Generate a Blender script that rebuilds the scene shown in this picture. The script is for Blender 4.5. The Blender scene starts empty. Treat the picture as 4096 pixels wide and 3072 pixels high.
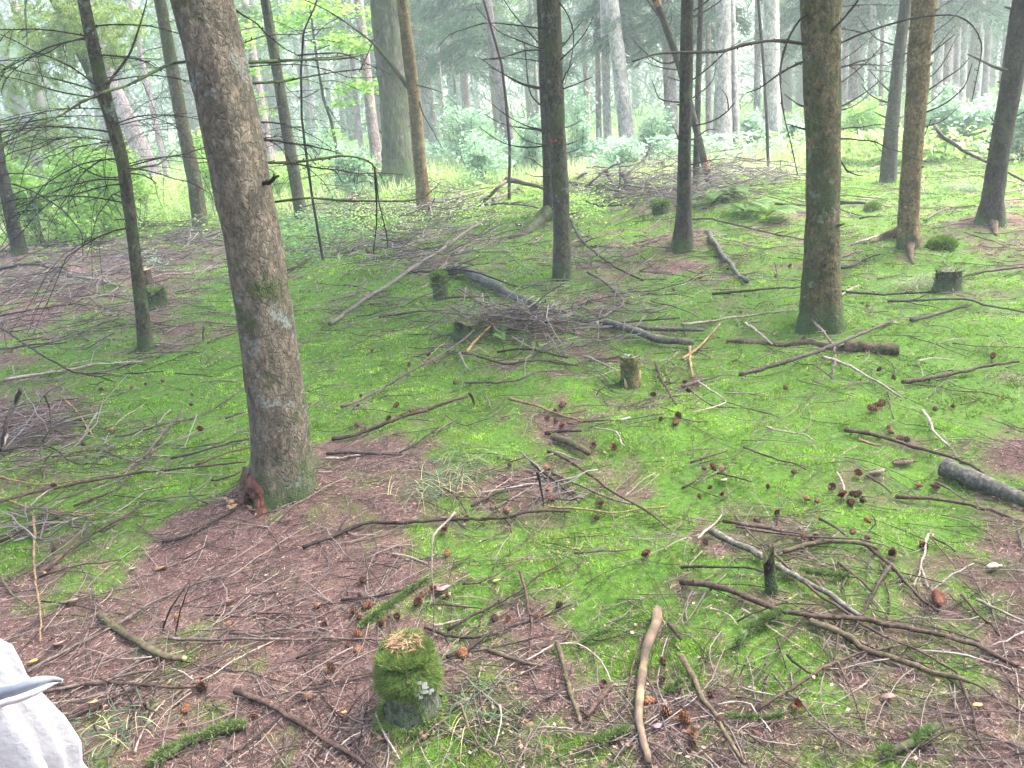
import bpy, math, random
import numpy as np
from mathutils import Vector, Matrix

# ------------------------------------------------------------------ camera, world, sun, exposure
SC = bpy.context.scene
COL = SC.collection
PITCH, ROLL, EYE = math.radians(19.3), math.radians(5.2), 1.55
FN = 3314.0                                   # focal length in pixels of the 4096 px wide photograph
cp, sp, cr, sr = math.cos(PITCH), math.sin(PITCH), math.cos(ROLL), math.sin(ROLL)
FW = np.array([0, cp, -sp]); U0 = np.array([0, sp, cp]); R0 = np.array([1.0, 0, 0])
RT = cr * R0 - sr * U0; UP = sr * R0 + cr * U0
CAM = np.array([0, 0, EYE])
cd = bpy.data.cameras.new('camera'); cam = bpy.data.objects.new('camera', cd); COL.objects.link(cam)
cam.matrix_world = Matrix(((RT[0], UP[0], -FW[0], 0), (RT[1], UP[1], -FW[1], 0), (RT[2], UP[2], -FW[2], EYE), (0, 0, 0, 1)))
cd.sensor_width = 36; cd.lens = FN / 4096 * 36; cd.clip_end = 600; cd.clip_start = .05
SC.camera = cam

SUN_EL, SUN_AZ = math.radians(55), math.radians(72)      # azimuth from +Y towards +X
W = bpy.data.worlds.new('World'); SC.world = W; W.use_nodes = True
nt = W.node_tree; bg = nt.nodes['Background']
sky = nt.nodes.new('ShaderNodeTexSky'); sky.sky_type = 'NISHITA'; sky.sun_disc = False
sky.sun_elevation = SUN_EL; sky.sun_rotation = SUN_AZ; sky.dust_density = 5.0; sky.air_density = 1.0; sky.ozone_density = 1.5
nt.links.new(sky.outputs[0], bg.inputs[0]); bg.inputs[1].default_value = .15
sl = bpy.data.lights.new('sun', 'SUN'); sl.energy = 1.5; sl.angle = math.radians(70); sl.color = (1, .97, .93)
sun = bpy.data.objects.new('sun', sl); COL.objects.link(sun)
sdir = Vector((math.cos(SUN_EL) * math.sin(SUN_AZ), math.cos(SUN_EL) * math.cos(SUN_AZ), math.sin(SUN_EL)))
sun.rotation_euler = sdir.to_track_quat('Z', 'Y').to_euler()
vs = SC.view_settings; vs.view_transform = 'Standard'; vs.look = 'None'; vs.gamma = 1; vs.use_curve_mapping = False
vs.exposure = EXPOSURE = 3.7
cy = SC.cycles
cy.max_bounces = 6; cy.diffuse_bounces = 4; cy.glossy_bounces = 2; cy.transmission_bounces = 3; cy.volume_bounces = 1
cy.transparent_max_bounces = 4; cy.use_denoising = True; cy.sample_clamp_indirect = 6
cy.caustics_reflective = cy.caustics_refractive = False

random.seed(7); RNG = np.random.default_rng(11)

# ------------------------------------------------------------------ pixels of the photograph -> places on the ground
K9 = 1366 / 2212; K8 = 800 / 2212
PAN = {'Z': (0, 0, 4096 / 2212)}
for i, n in enumerate('ABCDEFGHI'):
    PAN[n] = ((0, 1366, 2730)[i % 3], 1024 * (i // 3), K9)
for n, x, y in (('P1', 0, 0), ('P2', 900, 0), ('P3', 1600, 0), ('P4', 2400, 0), ('P5', 3296, 0), ('Q1', 1300, 550),
                ('Q2', 2100, 550), ('Q3', 0, 600), ('Q4', 0, 1500), ('Q5', 800, 1700), ('N', 0, 0)):
    PAN[n] = (x, y, K8)
PAN['N'] = (0, 0, 1.0)

def ray(p, x, y):
    a, b, k = PAN[p]
    return FW + RT * ((a + x * k - 2048) / FN) - UP * ((b + y * k - 1536) / FN)

def _hash(i, j, s):
    n = (i.astype(np.int64) * 374761393 + j.astype(np.int64) * 668265263 + s * 974711) & 0x7fffffff
    n = ((n ^ (n >> 13)) * 1274126177) & 0x7fffffff
    return ((n ^ (n >> 16)) & 0xffff) / 65535.0

def vnoise(x, y, s=0):
    x = np.asarray(x, float); y = np.asarray(y, float)
    i = np.floor(x); j = np.floor(y); fx = x - i; fy = y - j
    fx = fx * fx * (3 - 2 * fx); fy = fy * fy * (3 - 2 * fy); i = i.astype(np.int64); j = j.astype(np.int64)
    return ((_hash(i, j, s) * (1 - fx) + _hash(i + 1, j, s) * fx) * (1 - fy) + (_hash(i, j + 1, s) * (1 - fx) + _hash(i + 1, j + 1, s) * fx) * fy)

def flat(p, x, y):
    d = ray(p, x, y); return CAM + d * (-EYE / min(d[2], -.02))

MOUNDS = [(flat('Z', x, y)[:2], r, h) for x, y, r, h in (
    (1960, 545, .45, .10), (2140, 490, .6, .14), (1475, 535, .55, .12), (1600, 460, 1.0, .22), (1070, 715, .45, .13), (1400, 415, 1.8, .16),
    (610, 1065, .5, .05), (1772, 695, .35, .06), (866, 395, 1.0, .25), (1190, 838, .3, .06), (330, 690, .5, .07), (1180, 490, .6, .14),
    (2030, 520, .4, .08), (70, 560, .6, .1), (895, 1530, .22, .03), (1400, 930, .3, .05), (1670, 1270, .3, .05))]

def hgt(x, y):
    x = np.asarray(x, float); y = np.asarray(y, float)
    z = .10 * (vnoise(x * .55, y * .55, 1) - .5) + .05 * (vnoise(x * 1.7, y * 1.7, 2) - .5)
    r = np.hypot(x, y)
    z = z + (.05 * (vnoise(x * 3.6, y * 3.6, 3) - .5) + .022 * (vnoise(x * 11, y * 11, 4) - .5)) * np.clip(14 / (r + 1e-6), 0, 1)
    for c, rad, h in MOUNDS:
        z = z + h * np.exp(-((x - c[0]) ** 2 + (y - c[1]) ** 2) / (rad * rad))
    z = z + .5 * np.clip((r - 30) / 60, 0, 1) * vnoise(x * .05, y * .05, 5)
    return z

def hit(p, x, y, lift=0):
    d = ray(p, x, y); dz = min(d[2], -.03); z = 0.
    for _ in range(12):
        P = CAM + d * ((z - EYE) / dz); z = .5 * z + .5 * float(hgt(P[0], P[1]))
    P = CAM + d * ((z - EYE) / dz)
    P[2] = float(hgt(P[0], P[1])) + lift
    return P

def at_y(p, x, y, yd):
    d = ray(p, x, y); return CAM + d * (yd / d[1])

def depth(P): return float(np.dot(np.asarray(P) - CAM, FW))
def wpx(w, p, P):                              # a width seen as w pixels of panel p at P, in metres
    return w * PAN[p][2] * depth(P) / FN

def project(P):                                # world points -> pixels of the 2212 px wide view (numpy)
    D = P - CAM; z = np.maximum(D @ FW, .05)
    k = FN / 4096 * 2212
    return 1106 + (D @ RT) / z * k, 829.5 - (D @ UP) / z * k

# how mossy the floor is: rows run from far to near, columns across
MY = [330, 400, 480, 560, 640, 720, 800, 880, 960, 1040, 1120, 1200, 1280, 1360, 1440, 1520, 1600, 1680]
MG = """5555666666777777777777 5556665567776555677766 5666655666675536446642 1112256643453424555653 2232888988765466788776
3562279986344556688888 6787899876465457899998 2367888667764569999875 3346776337743599987531 5567752114424467777853
7765200002333666567775 4332100014788764445653 1122100113676655544333 0001111112345666554443 0100111112334455655443
0111221233442233443333 0132331344423323334332 0132331344423323334332""".split()
MGA = np.array([[int(c) for c in r] for r in MG]) / 9.0

def mossiness(x, y):
    P = np.stack([x, y, hgt(x, y)], -1); u, v = project(P)
    u = u + 60 * (vnoise(x * 3.1, y * 3.1, 21) - .5) * 2; v = v + 40 * (vnoise(x * 3.1, y * 3.1, 22) - .5) * 2
    gx = np.clip(u / 2212 * 22 - .5, 0, 20.999); gy = np.clip(np.interp(v, MY, np.arange(18)), 0, 16.999)
    i = gx.astype(int); j = gy.astype(int); fx = gx - i; fy = gy - j
    m = (MGA[j, i] * (1 - fx) + MGA[j, i + 1] * fx) * (1 - fy) + (MGA[j + 1, i] * (1 - fx) + MGA[j + 1, i + 1] * fx) * fy
    n = .42 * vnoise(x * 4.3, y * 4.3, 23) + .36 * vnoise(x * 12, y * 12, 24) + .22 * vnoise(x * 34, y * 34, 25)
    m = m * 1.16 + (n - .5) * 1.5
    return np.clip((m - .20) / .46, 0, 1)

# ------------------------------------------------------------------ mesh helpers
class MB:
    def __init__(s): s.v = []; s.f = []; s.c = []; s.n = 0; s.has = False
    def add(s, v, faces, col=None):
        v = np.asarray(v, float).reshape(-1, 3)
        for fa in faces: s.f.append(np.asarray(fa, np.int64) + s.n)
        if col is not None: s.has = True
        c = np.ones((len(v), 4)); c[:, :3] = 1 if col is None else col
        s.c.append(c); s.v.append(v); s.n += len(v); return s
    def tube(s, pts, rad, sides=7, col=None, rough=0, cap=True, seed=0):
        pts = np.asarray(pts, float); n = len(pts); rad = np.broadcast_to(np.asarray(rad, float), (n,))
        t = np.gradient(pts, axis=0); t /= np.linalg.norm(t, axis=1)[:, None] + 1e-12
        a = np.array([1., 0, 0]) if abs(t[0][0]) < .8 else np.array([0, 0, 1.])
        u = np.cross(t[0], a); u /= np.linalg.norm(u); V = np.zeros((n, sides, 3)); ang = np.arange(sides) * 2 * math.pi / sides
        for i in range(n):
            u = u - t[i] * np.dot(u, t[i]); u /= np.linalg.norm(u) + 1e-12; w = np.cross(t[i], u)
            r = rad[i]
            if rough:
                r = r * (1 + rough * (vnoise(ang * 1.3 + seed, np.full(sides, i * .7) + seed, 9) - .5) * 2)[:, None]
            V[i] = pts[i] + (np.cos(ang)[:, None] * u + np.sin(ang)[:, None] * w) * r
        k = np.arange(sides); q = []
        for i in range(n - 1):
            q.append(np.stack([i * sides + k, i * sides + (k + 1) % sides, (i + 1) * sides + (k + 1) % sides, (i + 1) * sides + k], 1))
        F = [np.concatenate(q)]
        if cap: F += [k[None, ::-1], (k + (n - 1) * sides)[None]]
        cc = None if col is None else (np.repeat(np.asarray(col, float), sides, 0) if np.ndim(col) == 2 else col)
        return s.add(V.reshape(-1, 3), F, cc)
    def build(s, name, mat, parent=None, origin=None, smooth=True):
        me = bpy.data.meshes.new(name)
        v = np.concatenate(s.v)
        if origin is not None: v = v - np.asarray(origin)
        idx = np.concatenate([f.ravel() for f in s.f]); cnt = np.concatenate([np.full(len(f), f.shape[1]) for f in s.f])
        st = np.concatenate([[0], np.cumsum(cnt)[:-1]])
        me.vertices.add(len(v)); me.vertices.foreach_set('co', v.astype(np.float32).ravel())
        me.loops.add(len(idx)); me.loops.foreach_set('vertex_index', idx.astype(np.int32))
        me.polygons.add(len(cnt)); me.polygons.foreach_set('loop_start', st.astype(np.int32))
        if smooth: me.polygons.foreach_set('use_smooth', np.ones(len(cnt), bool))
        if s.has:
            at = me.color_attributes.new('tint', 'FLOAT_COLOR', 'POINT'); at.data.foreach_set('color', np.concatenate(s.c).astype(np.float32).ravel())
        me.update(calc_edges=True); me.validate()
        if mat: me.materials.append(mat)
        o = bpy.data.objects.new(name, me); COL.objects.link(o)
        if parent: o.parent = parent
        elif origin is not None: o.location = origin
        return o

def tag(o, label, cat, group=None, kind=None):
    if label: o['label'] = label
    if cat: o['category'] = cat
    if group: o['group'] = group
    if kind: o['kind'] = kind
    return o

def empty(name, loc):
    o = bpy.data.objects.new(name, None); o.empty_display_size = .1; COL.objects.link(o); o.location = loc; return o

def catmull(pts, step):
    pts = np.asarray(pts, float)
    if len(pts) < 2: return pts
    P = np.vstack([2 * pts[0] - pts[1], pts, 2 * pts[-1] - pts[-2]]); out = []
    for i in range(1, len(P) - 2):
        n = max(2, int(np.linalg.norm(P[i + 1] - P[i]) / step)); t = np.arange(n)[:, None] / n
        a, b, c, d = P[i - 1], P[i], P[i + 1], P[i + 2]
        out.append(.5 * (2 * b + (c - a) * t + (2 * a - 5 * b + 4 * c - d) * t ** 2 + (3 * b - a - 3 * c + d) * t ** 3))
    return np.vstack(out + [P[-2][None]])

def unit(v): return v / (np.linalg.norm(v, axis=-1, keepdims=True) + 1e-9)

def blades(base, dirv, length, width, col, bend=None):      # one triangle each
    n = len(base); side = unit(np.cross(dirv, RNG.normal(size=(n, 3)))) * (width * .5)[:, None]
    v = np.stack([base - side, base + side, base + dirv * length[:, None]], 1).reshape(-1, 3)
    return v, [np.arange(3 * n).reshape(n, 3)], np.repeat(col, 3, 0)

def leafquads(c, nrm, along, L, Wd, col):                     # pointed leaf: a kite of two halves, folded a little
    n = len(c); along = unit(along - nrm * np.sum(along * nrm, 1)[:, None]); s = np.cross(nrm, along)
    a = c - along * (L * .5)[:, None]; b = c + along * (L * .5)[:, None]; m = c + along * (L * .05)[:, None]
    l = m + s * (Wd * .5)[:, None] + nrm * (Wd * .12)[:, None]; r = m - s * (Wd * .5)[:, None] + nrm * (Wd * .12)[:, None]
    v = np.stack([a, l, b, r], 1).reshape(-1, 3); k = np.arange(n)[:, None] * 4
    return v, [np.concatenate([k + [0, 1, 2], k + [0, 2, 3]])], np.repeat(col, 4, 0)

# ------------------------------------------------------------------ materials
def newmat(name):
    m = bpy.data.materials.new(name); m.use_nodes = True; t = m.node_tree
    return m, t, t.nodes['Principled BSDF'], lambda k: t.nodes.new('ShaderNode' + k), t.links.new

def ramp(t, stops):
    r = t.nodes.new('ShaderNodeValToRGB'); e = r.color_ramp.elements
    e[0].position, e[1].position = stops[0][0], stops[-1][0]
    e[0].color = (*stops[0][1], 1); e[1].color = (*stops[-1][1], 1)
    for p, c in stops[1:-1]:
        x = e.new(p); x.color = (*c, 1)
    return r

def mixc(N, L, fac, a, b, mode='MIX'):
    m = N('Mix'); m.data_type = 'RGBA'; m.blend_type = mode
    for s, v in ((m.inputs[0], fac), (m.inputs[6], a), (m.inputs[7], b)):
        if isinstance(v, (int, float)): s.default_value = v
        elif isinstance(v, tuple): s.default_value = (*v, 1)
        else: L(v, s)
    return m.outputs[2]

def noise_node(N, L, co, scale, detail=4, rough=.6):
    n = N('TexNoise'); n.inputs['Scale'].default_value = scale; n.inputs['Detail'].default_value = detail; n.inputs['Roughness'].default_value = rough
    L(co, n.inputs['Vector']); return n.outputs['Fac']

def tinted(name, rough=.75, trans=0.0, spec=.25):               # colour carried by each leaf, blade or needle
    m, t, B, N, L = newmat(name); a = N('Attribute'); a.attribute_name = 'tint'
    L(a.outputs['Color'], B.inputs['Base Color']); B.inputs['Roughness'].default_value = rough; B.inputs['Specular IOR Level'].default_value = spec
    if trans:
        tr = N('BsdfTranslucent'); L(a.outputs['Color'], tr.inputs[0]); mx = N('MixShader'); mx.inputs[0].default_value = trans
        L(B.outputs[0], mx.inputs[1]); L(tr.outputs[0], mx.inputs[2]); L(mx.outputs[0], t.nodes['Material Output'].inputs[0])
    return m

def bark(name, dark, mid, light, lichen=None, lich=0.0, moss=0.0, zmoss=0.0, sc=1.0, zs=.35, red=None, bump=.5, vert=True, crack=.45, blotch=None):
    m, t, B, N, L = newmat(name); tc = N('TexCoord'); mp = N('Mapping'); mp.inputs['Scale'].default_value = (1, 1, zs if vert else 1)
    L(tc.outputs['Object'], mp.inputs[0]); co = mp.outputs[0]; raw = tc.outputs['Object']
    oi = N('ObjectInfo'); off = N('VectorMath'); off.operation = 'ADD'; sc3 = N('VectorMath'); sc3.operation = 'SCALE'
    L(oi.outputs['Location'], sc3.inputs[0]); sc3.inputs['Scale'].default_value = 3.7; L(co, off.inputs[0]); L(sc3.outputs[0], off.inputs[1]); co = off.outputs[0]
    n1 = noise_node(N, L, co, 38 * sc, 6, .68); n2 = noise_node(N, L, co, 9 * sc, 5, .65)
    vo = N('TexVoronoi'); vo.feature = 'DISTANCE_TO_EDGE'; vo.inputs['Scale'].default_value = 42 * sc
    dist = N('VectorMath'); dist.operation = 'ADD'; nz = N('TexNoise'); nz.inputs['Scale'].default_value = 20 * sc; L(co, nz.inputs['Vector'])
    s2 = N('VectorMath'); s2.operation = 'SCALE'; s2.inputs['Scale'].default_value = .05 / sc; L(nz.outputs['Color'], s2.inputs[0]); L(co, dist.inputs[0]); L(s2.outputs[0], dist.inputs[1])
    L(dist.outputs[0], vo.inputs['Vector'])
    base = ramp(t, [(.36, dark), (.5, mid), (.65, light)]); L(n1, base.inputs[0])
    big = ramp(t, [(.34, (.5, .52, .5)), (.64, (1.15, 1.12, 1.08))]); L(n2, big.inputs[0])
    c = mixc(N, L, 1.0, base.outputs[0], big.outputs[0], 'MULTIPLY')
    cr_ = ramp(t, [(0, (0.35, 0.33, 0.32)), (.12, (1, 1, 1))]); L(vo.outputs['Distance'], cr_.inputs[0])
    c = mixc(N, L, crack, c, cr_.outputs[0], 'MULTIPLY')
    if red:
        nr = noise_node(N, L, raw, 5 * sc, 4, .6); rr = ramp(t, [(.5, (0, 0, 0)), (.62, (1, 1, 1))]); L(nr, rr.inputs[0]); c = mixc(N, L, rr.outputs[0], c, red)
    if blotch:
        nb = noise_node(N, L, co, 40, 4, .6); rb = ramp(t, [(.50, (0, 0, 0)), (.60, (.85, .85, .85))]); L(nb, rb.inputs[0]); c = mixc(N, L, rb.outputs[0], c, blotch)
    if moss:
        nm = noise_node(N, L, raw, 6.5, 5, .7); rm = ramp(t, [(.60 - .25 * moss, (0, 0, 0)), (.72 - .2 * moss, (1, 1, 1))]); L(nm, rm.inputs[0])
        c = mixc(N, L, rm.outputs[0], c, (.05, .07, .025))
    if lichen:
        nl = noise_node(N, L, raw, 7.5, 7, .72); rl = ramp(t, [(.66 - .2 * lich, (0, 0, 0)), (.70 - .2 * lich, (1, 1, 1))]); L(nl, rl.inputs[0]); ng = noise_node(N, L, raw, 90, 3, .7); mg = N('Math'); mg.operation = 'MULTIPLY'; L(rl.outputs[0], mg.inputs[0]); rg = ramp(t, [(.38, (0, 0, 0)), (.56, (.9, .9, .9))]); L(ng, rg.inputs[0]); L(rg.outputs[0], mg.inputs[1]); c = mixc(N, L, mg.outputs[0], c, lichen)
    if zmoss:
        se = N('SeparateXYZ'); L(raw, se.inputs[0]); nm2 = noise_node(N, L, raw, 9, 4, .7)
        ma = N('Math'); ma.operation = 'MULTIPLY_ADD'; L(nm2, ma.inputs[0]); ma.inputs[1].default_value = .55; ma.inputs[2].default_value = -.27
        ad = N('Math'); ad.operation = 'ADD'; L(se.outputs[2], ad.inputs[0]); L(ma.outputs[0], ad.inputs[1])
        rz = ramp(t, [(.0, (1, 1, 1)), (zmoss, (0, 0, 0))]); L(ad.outputs[0], rz.inputs[0]); c = mixc(N, L, rz.outputs[0], c, (.05, .085, .03))
    if not vert or True:
        at = N('Attribute'); at.attribute_name = 'tint'
    L(c, B.inputs['Base Color']); B.inputs['Roughness'].default_value = .9; B.inputs['Specular IOR Level'].default_value = .15
    bp = N('Bump'); bp.inputs['Strength'].default_value = bump; bp.inputs['Distance'].default_value = .012
    hs = N('Math'); hs.operation = 'ADD'; L(n1, hs.inputs[0]); L(cr_.outputs[0], hs.inputs[1]); L(hs.outputs[0], bp.inputs['Height']); L(bp.outputs[0], B.inputs['Normal'])
    return m

def wood(name, c1, c2, c3, moss=0.0, sc=1.0):                    # dead branches: bark or bare wood, varied by object
    m, t, B, N, L = newmat(name); tc = N('TexCoord'); oi = N('ObjectInfo'); ge = N('NewGeometry'); raw = ge.outputs['Position']
    n1 = noise_node(N, L, raw, 70 * sc, 4, .65); n2 = noise_node(N, L, raw, 9, 4, .6)
    r = ramp(t, [(.3, c1), (.52, c2), (.72, c3)]); L(n1, r.inputs[0]); c = r.outputs[0]
    b = ramp(t, [(.3, (.6, .58, .58)), (.7, (1.2, 1.16, 1.1))]); L(n2, b.inputs[0]); c = mixc(N, L, 1.0, c, b.outputs[0], 'MULTIPLY')
    v = ramp(t, [(0, (.72, .72, .75)), (1, (1.2, 1.15, 1.1))]); L(oi.outputs['Random'], v.inputs[0]); c = mixc(N, L, 1.0, c, v.outputs[0], 'MULTIPLY')
    if moss:
        nm = noise_node(N, L, raw, 14, 5, .7); rm = ramp(t, [(.62 - .3 * moss, (0, 0, 0)), (.72 - .25 * moss, (1, 1, 1))]); L(nm, rm.inputs[0]); c = mixc(N, L, rm.outputs[0], c, (.05, .085, .025))
    L(c, B.inputs['Base Color']); B.inputs['Roughness'].default_value = .85; B.inputs['Specular IOR Level'].default_value = .2
    bp = N('Bump'); bp.inputs['Strength'].default_value = .5; bp.inputs['Distance'].default_value = .004; L(n1, bp.inputs['Height']); L(bp.outputs[0], B.inputs['Normal'])
    return m

M = {}
M['trunk_big'] = bark('mottled_larch_bark', (.095, .083, .066), (.17, .145, .112), (.245, .212, .168), (.20, .245, .225), .40, .25, .16, 1.5, .6, None, .7, True, .45, (.085, .08, .062))
M['trunk_brown'] = bark('brown_flaky_bark', (.04, .036, .02), (.105, .085, .045), (.185, .155, .082), (.15, .2, .14), .35, .55, .15, 1.2, .8, None, .7)
M['trunk_dark'] = bark('dark_damp_bark', (.013, .012, .010), (.036, .031, .025), (.075, .066, .052), (.16, .2, .17), .18, .32, .1, 1.4, .6)
M['trunk_mossy'] = bark('green_stained_bark', (.024, .023, .016), (.066, .06, .042), (.125, .112, .08), (.15, .19, .16), .35, .5, .15, 1.3, .6)
M['trunk_tan'] = bark('tan_larch_bark', (.07, .052, .028), (.165, .12, .06), (.27, .205, .105), None, 0, .15, .1, 1.3, .9)
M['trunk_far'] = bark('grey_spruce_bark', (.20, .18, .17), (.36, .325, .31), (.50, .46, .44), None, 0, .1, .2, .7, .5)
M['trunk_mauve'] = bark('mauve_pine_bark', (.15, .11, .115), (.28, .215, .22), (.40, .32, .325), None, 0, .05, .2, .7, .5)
M['trunk_old'] = bark('old_oak_bark', (.035, .035, .028), (.085, .085, .065), (.15, .15, .12), None, 0, .6, .5, .5, .25)
M['algae_bark'] = bark('algae_covered_bark', (.05, .062, .045), (.105, .125, .09), (.18, .195, .155), None, 0, .3, 0, 1.6, .8)
M['log_bark'] = bark('brown_log_bark', (.04, .03, .022), (.10, .07, .05), (.17, .125, .095), None, 0, .25, 0, 1.2, .6)
M['dead'] = wood('dead_twig_bark', (.010, .009, .008), (.026, .022, .019), (.06, .05, .045))
M['deadmoss'] = wood('dead_mossy_twig', (.012, .012, .009), (.03, .028, .02), (.065, .062, .045), .62)
M['grey'] = wood('weathered_grey_branch', (.04, .032, .03), (.095, .078, .072), (.175, .148, .138))
M['brown'] = wood('brown_branch', (.024, .016, .014), (.066, .045, .037), (.125, .09, .075))
M['dark'] = wood('dark_damp_branch', (.012, .010, .009), (.036, .028, .025), (.078, .062, .055))
M['pale'] = wood('pale_peeled_branch', (.16, .135, .12), (.30, .26, .23), (.46, .41, .37))
M['tan'] = wood('tan_barkless_branch', (.13, .085, .05), (.26, .175, .10), (.40, .29, .17))
M['tanbark'] = wood('half_barked_branch', (.05, .04, .032), (.13, .10, .075), (.30, .225, .14), .1, .12)
M['palegrey'] = wood('barkless_grey_pole', (.055, .047, .042), (.145, .125, .112), (.27, .24, .215), .2)
M['lichen'] = wood('lichened_branch', (.04, .038, .033), (.10, .098, .085), (.24, .235, .215), .3)
M['mossy'] = wood('moss_grown_branch', (.022, .024, .014), (.05, .05, .03), (.09, .088, .055), .4)
M['mossbrown'] = wood('half_mossy_branch', (.04, .033, .022), (.095, .08, .05), (.16, .135, .09), .12)
M['moss'] = tinted('moss_shoots', .8, .25, .15)
M['needle'] = tinted('fallen_needles', .85, 0, .15)
M['leaf'] = tinted('green_leaves', .6, .35, .3)
M['sprays'] = tinted('conifer_needles', .7, .4, .2)
M['tint'] = tinted('plain_tinted_surface', .8)
# ------------------------------------------------------------------ the forest floor, one sheet to beyond the last tree
def floor_sheet():
    na, rs = 540, np.concatenate([[.25], np.geomspace(.6, 30, 240), np.geomspace(32, 220, 40)])
    a = np.linspace(0, 2 * math.pi, na, endpoint=False)
    X = np.outer(rs, np.sin(a)); Y = np.outer(rs, np.cos(a)); Zz = hgt(X, Y); m = mossiness(X.ravel(), Y.ravel())
    v = np.stack([X, Y, Zz], -1).reshape(-1, 3); k = np.arange(na); q = []
    for i in range(len(rs) - 1):
        q.append(np.stack([i * na + k, (i + 1) * na + k, (i + 1) * na + (k + 1) % na, i * na + (k + 1) % na], 1))
    mb = MB(); mb.add(v, [np.concatenate(q), k[None, ::-1]], np.stack([m, m, m], 1))
    mt, t, B, N, L = newmat('forest_floor'); ge = N('NewGeometry'); at = N('Attribute'); at.attribute_name = 'tint'; P = ge.outputs['Position']
    n1 = noise_node(N, L, P, 160, 4, .7); n2 = noise_node(N, L, P, 3.5, 4, .6); n3 = noise_node(N, L, P, 45, 3, .6)
    lit = ramp(t, [(.3, (.04, .025, .023)), (.5, (.112, .071, .064)), (.7, (.21, .143, .13))]); L(n1, lit.inputs[0])
    lb = ramp(t, [(.3, (.75, .7, .7)), (.7, (1.2, 1.15, 1.1))]); L(n2, lb.inputs[0]); c1 = mixc(N, L, 1.0, lit.outputs[0], lb.outputs[0], 'MULTIPLY')
    mo = ramp(t, [(.3, (.035, .08, .012)), (.7, (.095, .19, .028))]); L(n3, mo.inputs[0])  # green under the moss darkened to stand in for shaded gaps between shoots
    c = mixc(N, L, at.outputs['Color'], c1, mo.outputs[0])
    L(c, B.inputs['Base Color']); B.inputs['Roughness'].default_value = .95; B.inputs['Specular IOR Level'].default_value = .1
    bp = N('Bump'); bp.inputs['Strength'].default_value = .8; bp.inputs['Distance'].default_value = .01; L(n1, bp.inputs['Height']); L(bp.outputs[0], B.inputs['Normal'])
    o = mb.build('ground', mt); tag(o, None, None, None, 'structure')
floor_sheet()

def scatter(n, r0=1.15, r1=26, half=.80):
    r = np.exp(RNG.uniform(math.log(r0), math.log(r1), n)); a = RNG.uniform(-half, half, n)
    return r * np.sin(a), r * np.cos(a), r

def patch_tint(x, y):                                           # moss of lighter and darker growth, in patches of their own
    return .55 * vnoise(x * 1.3, y * 1.3, 31) + .45 * vnoise(x * 5, y * 5, 32)

def moss_carpet(n=230000):
    x, y, r = scatter(n); m = mossiness(x, y); k = RNG.random(n) < m ** 1.3 * 1.0; x, y, r, m = x[k], y[k], r[k], m[k]; n = len(x)
    g = patch_tint(x, y); reps = 5
    x = np.repeat(x, reps) + RNG.normal(0, .006, n * reps) * np.maximum(1, np.repeat(r, reps) * .25)
    y = np.repeat(y, reps) + RNG.normal(0, .006, n * reps) * np.maximum(1, np.repeat(r, reps) * .25)
    r = np.repeat(r, reps); m = np.repeat(m, reps); g = np.repeat(g, reps); N = len(x)
    tall = (.25 + 1.1 * vnoise(x * 12, y * 12, 33)) * (.45 + .55 * m)
    base = np.stack([x, y, hgt(x, y) - .004], 1)
    d = unit(np.stack([RNG.normal(0, .75, N), RNG.normal(0, .75, N), RNG.uniform(.35, 1.1, N)], 1))
    L = RNG.uniform(.012, .026, N) * tall * np.clip(r / 6, 1, 2.6); Wd = np.maximum(.0030, r * .00125) * RNG.uniform(.7, 1.3, N)
    lo, hi, ol = np.array([.095, .195, .024]), np.array([.295, .50, .06]), np.array([.30, .29, .08])
    f = np.clip((g - .5) * 2.1 + .5 + RNG.normal(0, .16, N), 0, 1)[:, None]; c = lo * (1 - f) + hi * f
    o = (np.clip(vnoise(x * 2.2, y * 2.2, 35) * 1.6 - .75, 0, .7) * RNG.random(N))[:, None]; c = c * (1 - o) + ol * o
    c *= (RNG.uniform(.6, 1.25, N) * (.58 + .75 * vnoise(x * 16, y * 16, 36)))[:, None]  # darker tufts put into the colour as shaded gaps in the moss
    mb = MB(); mb.add(*blades(base, d, L, Wd, c)); o = mb.build('moss', M['moss'], smooth=False)
    tag(o, 'bright green feathery moss carpet spreading over the forest floor', 'moss', None, 'stuff')
moss_carpet()

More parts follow.
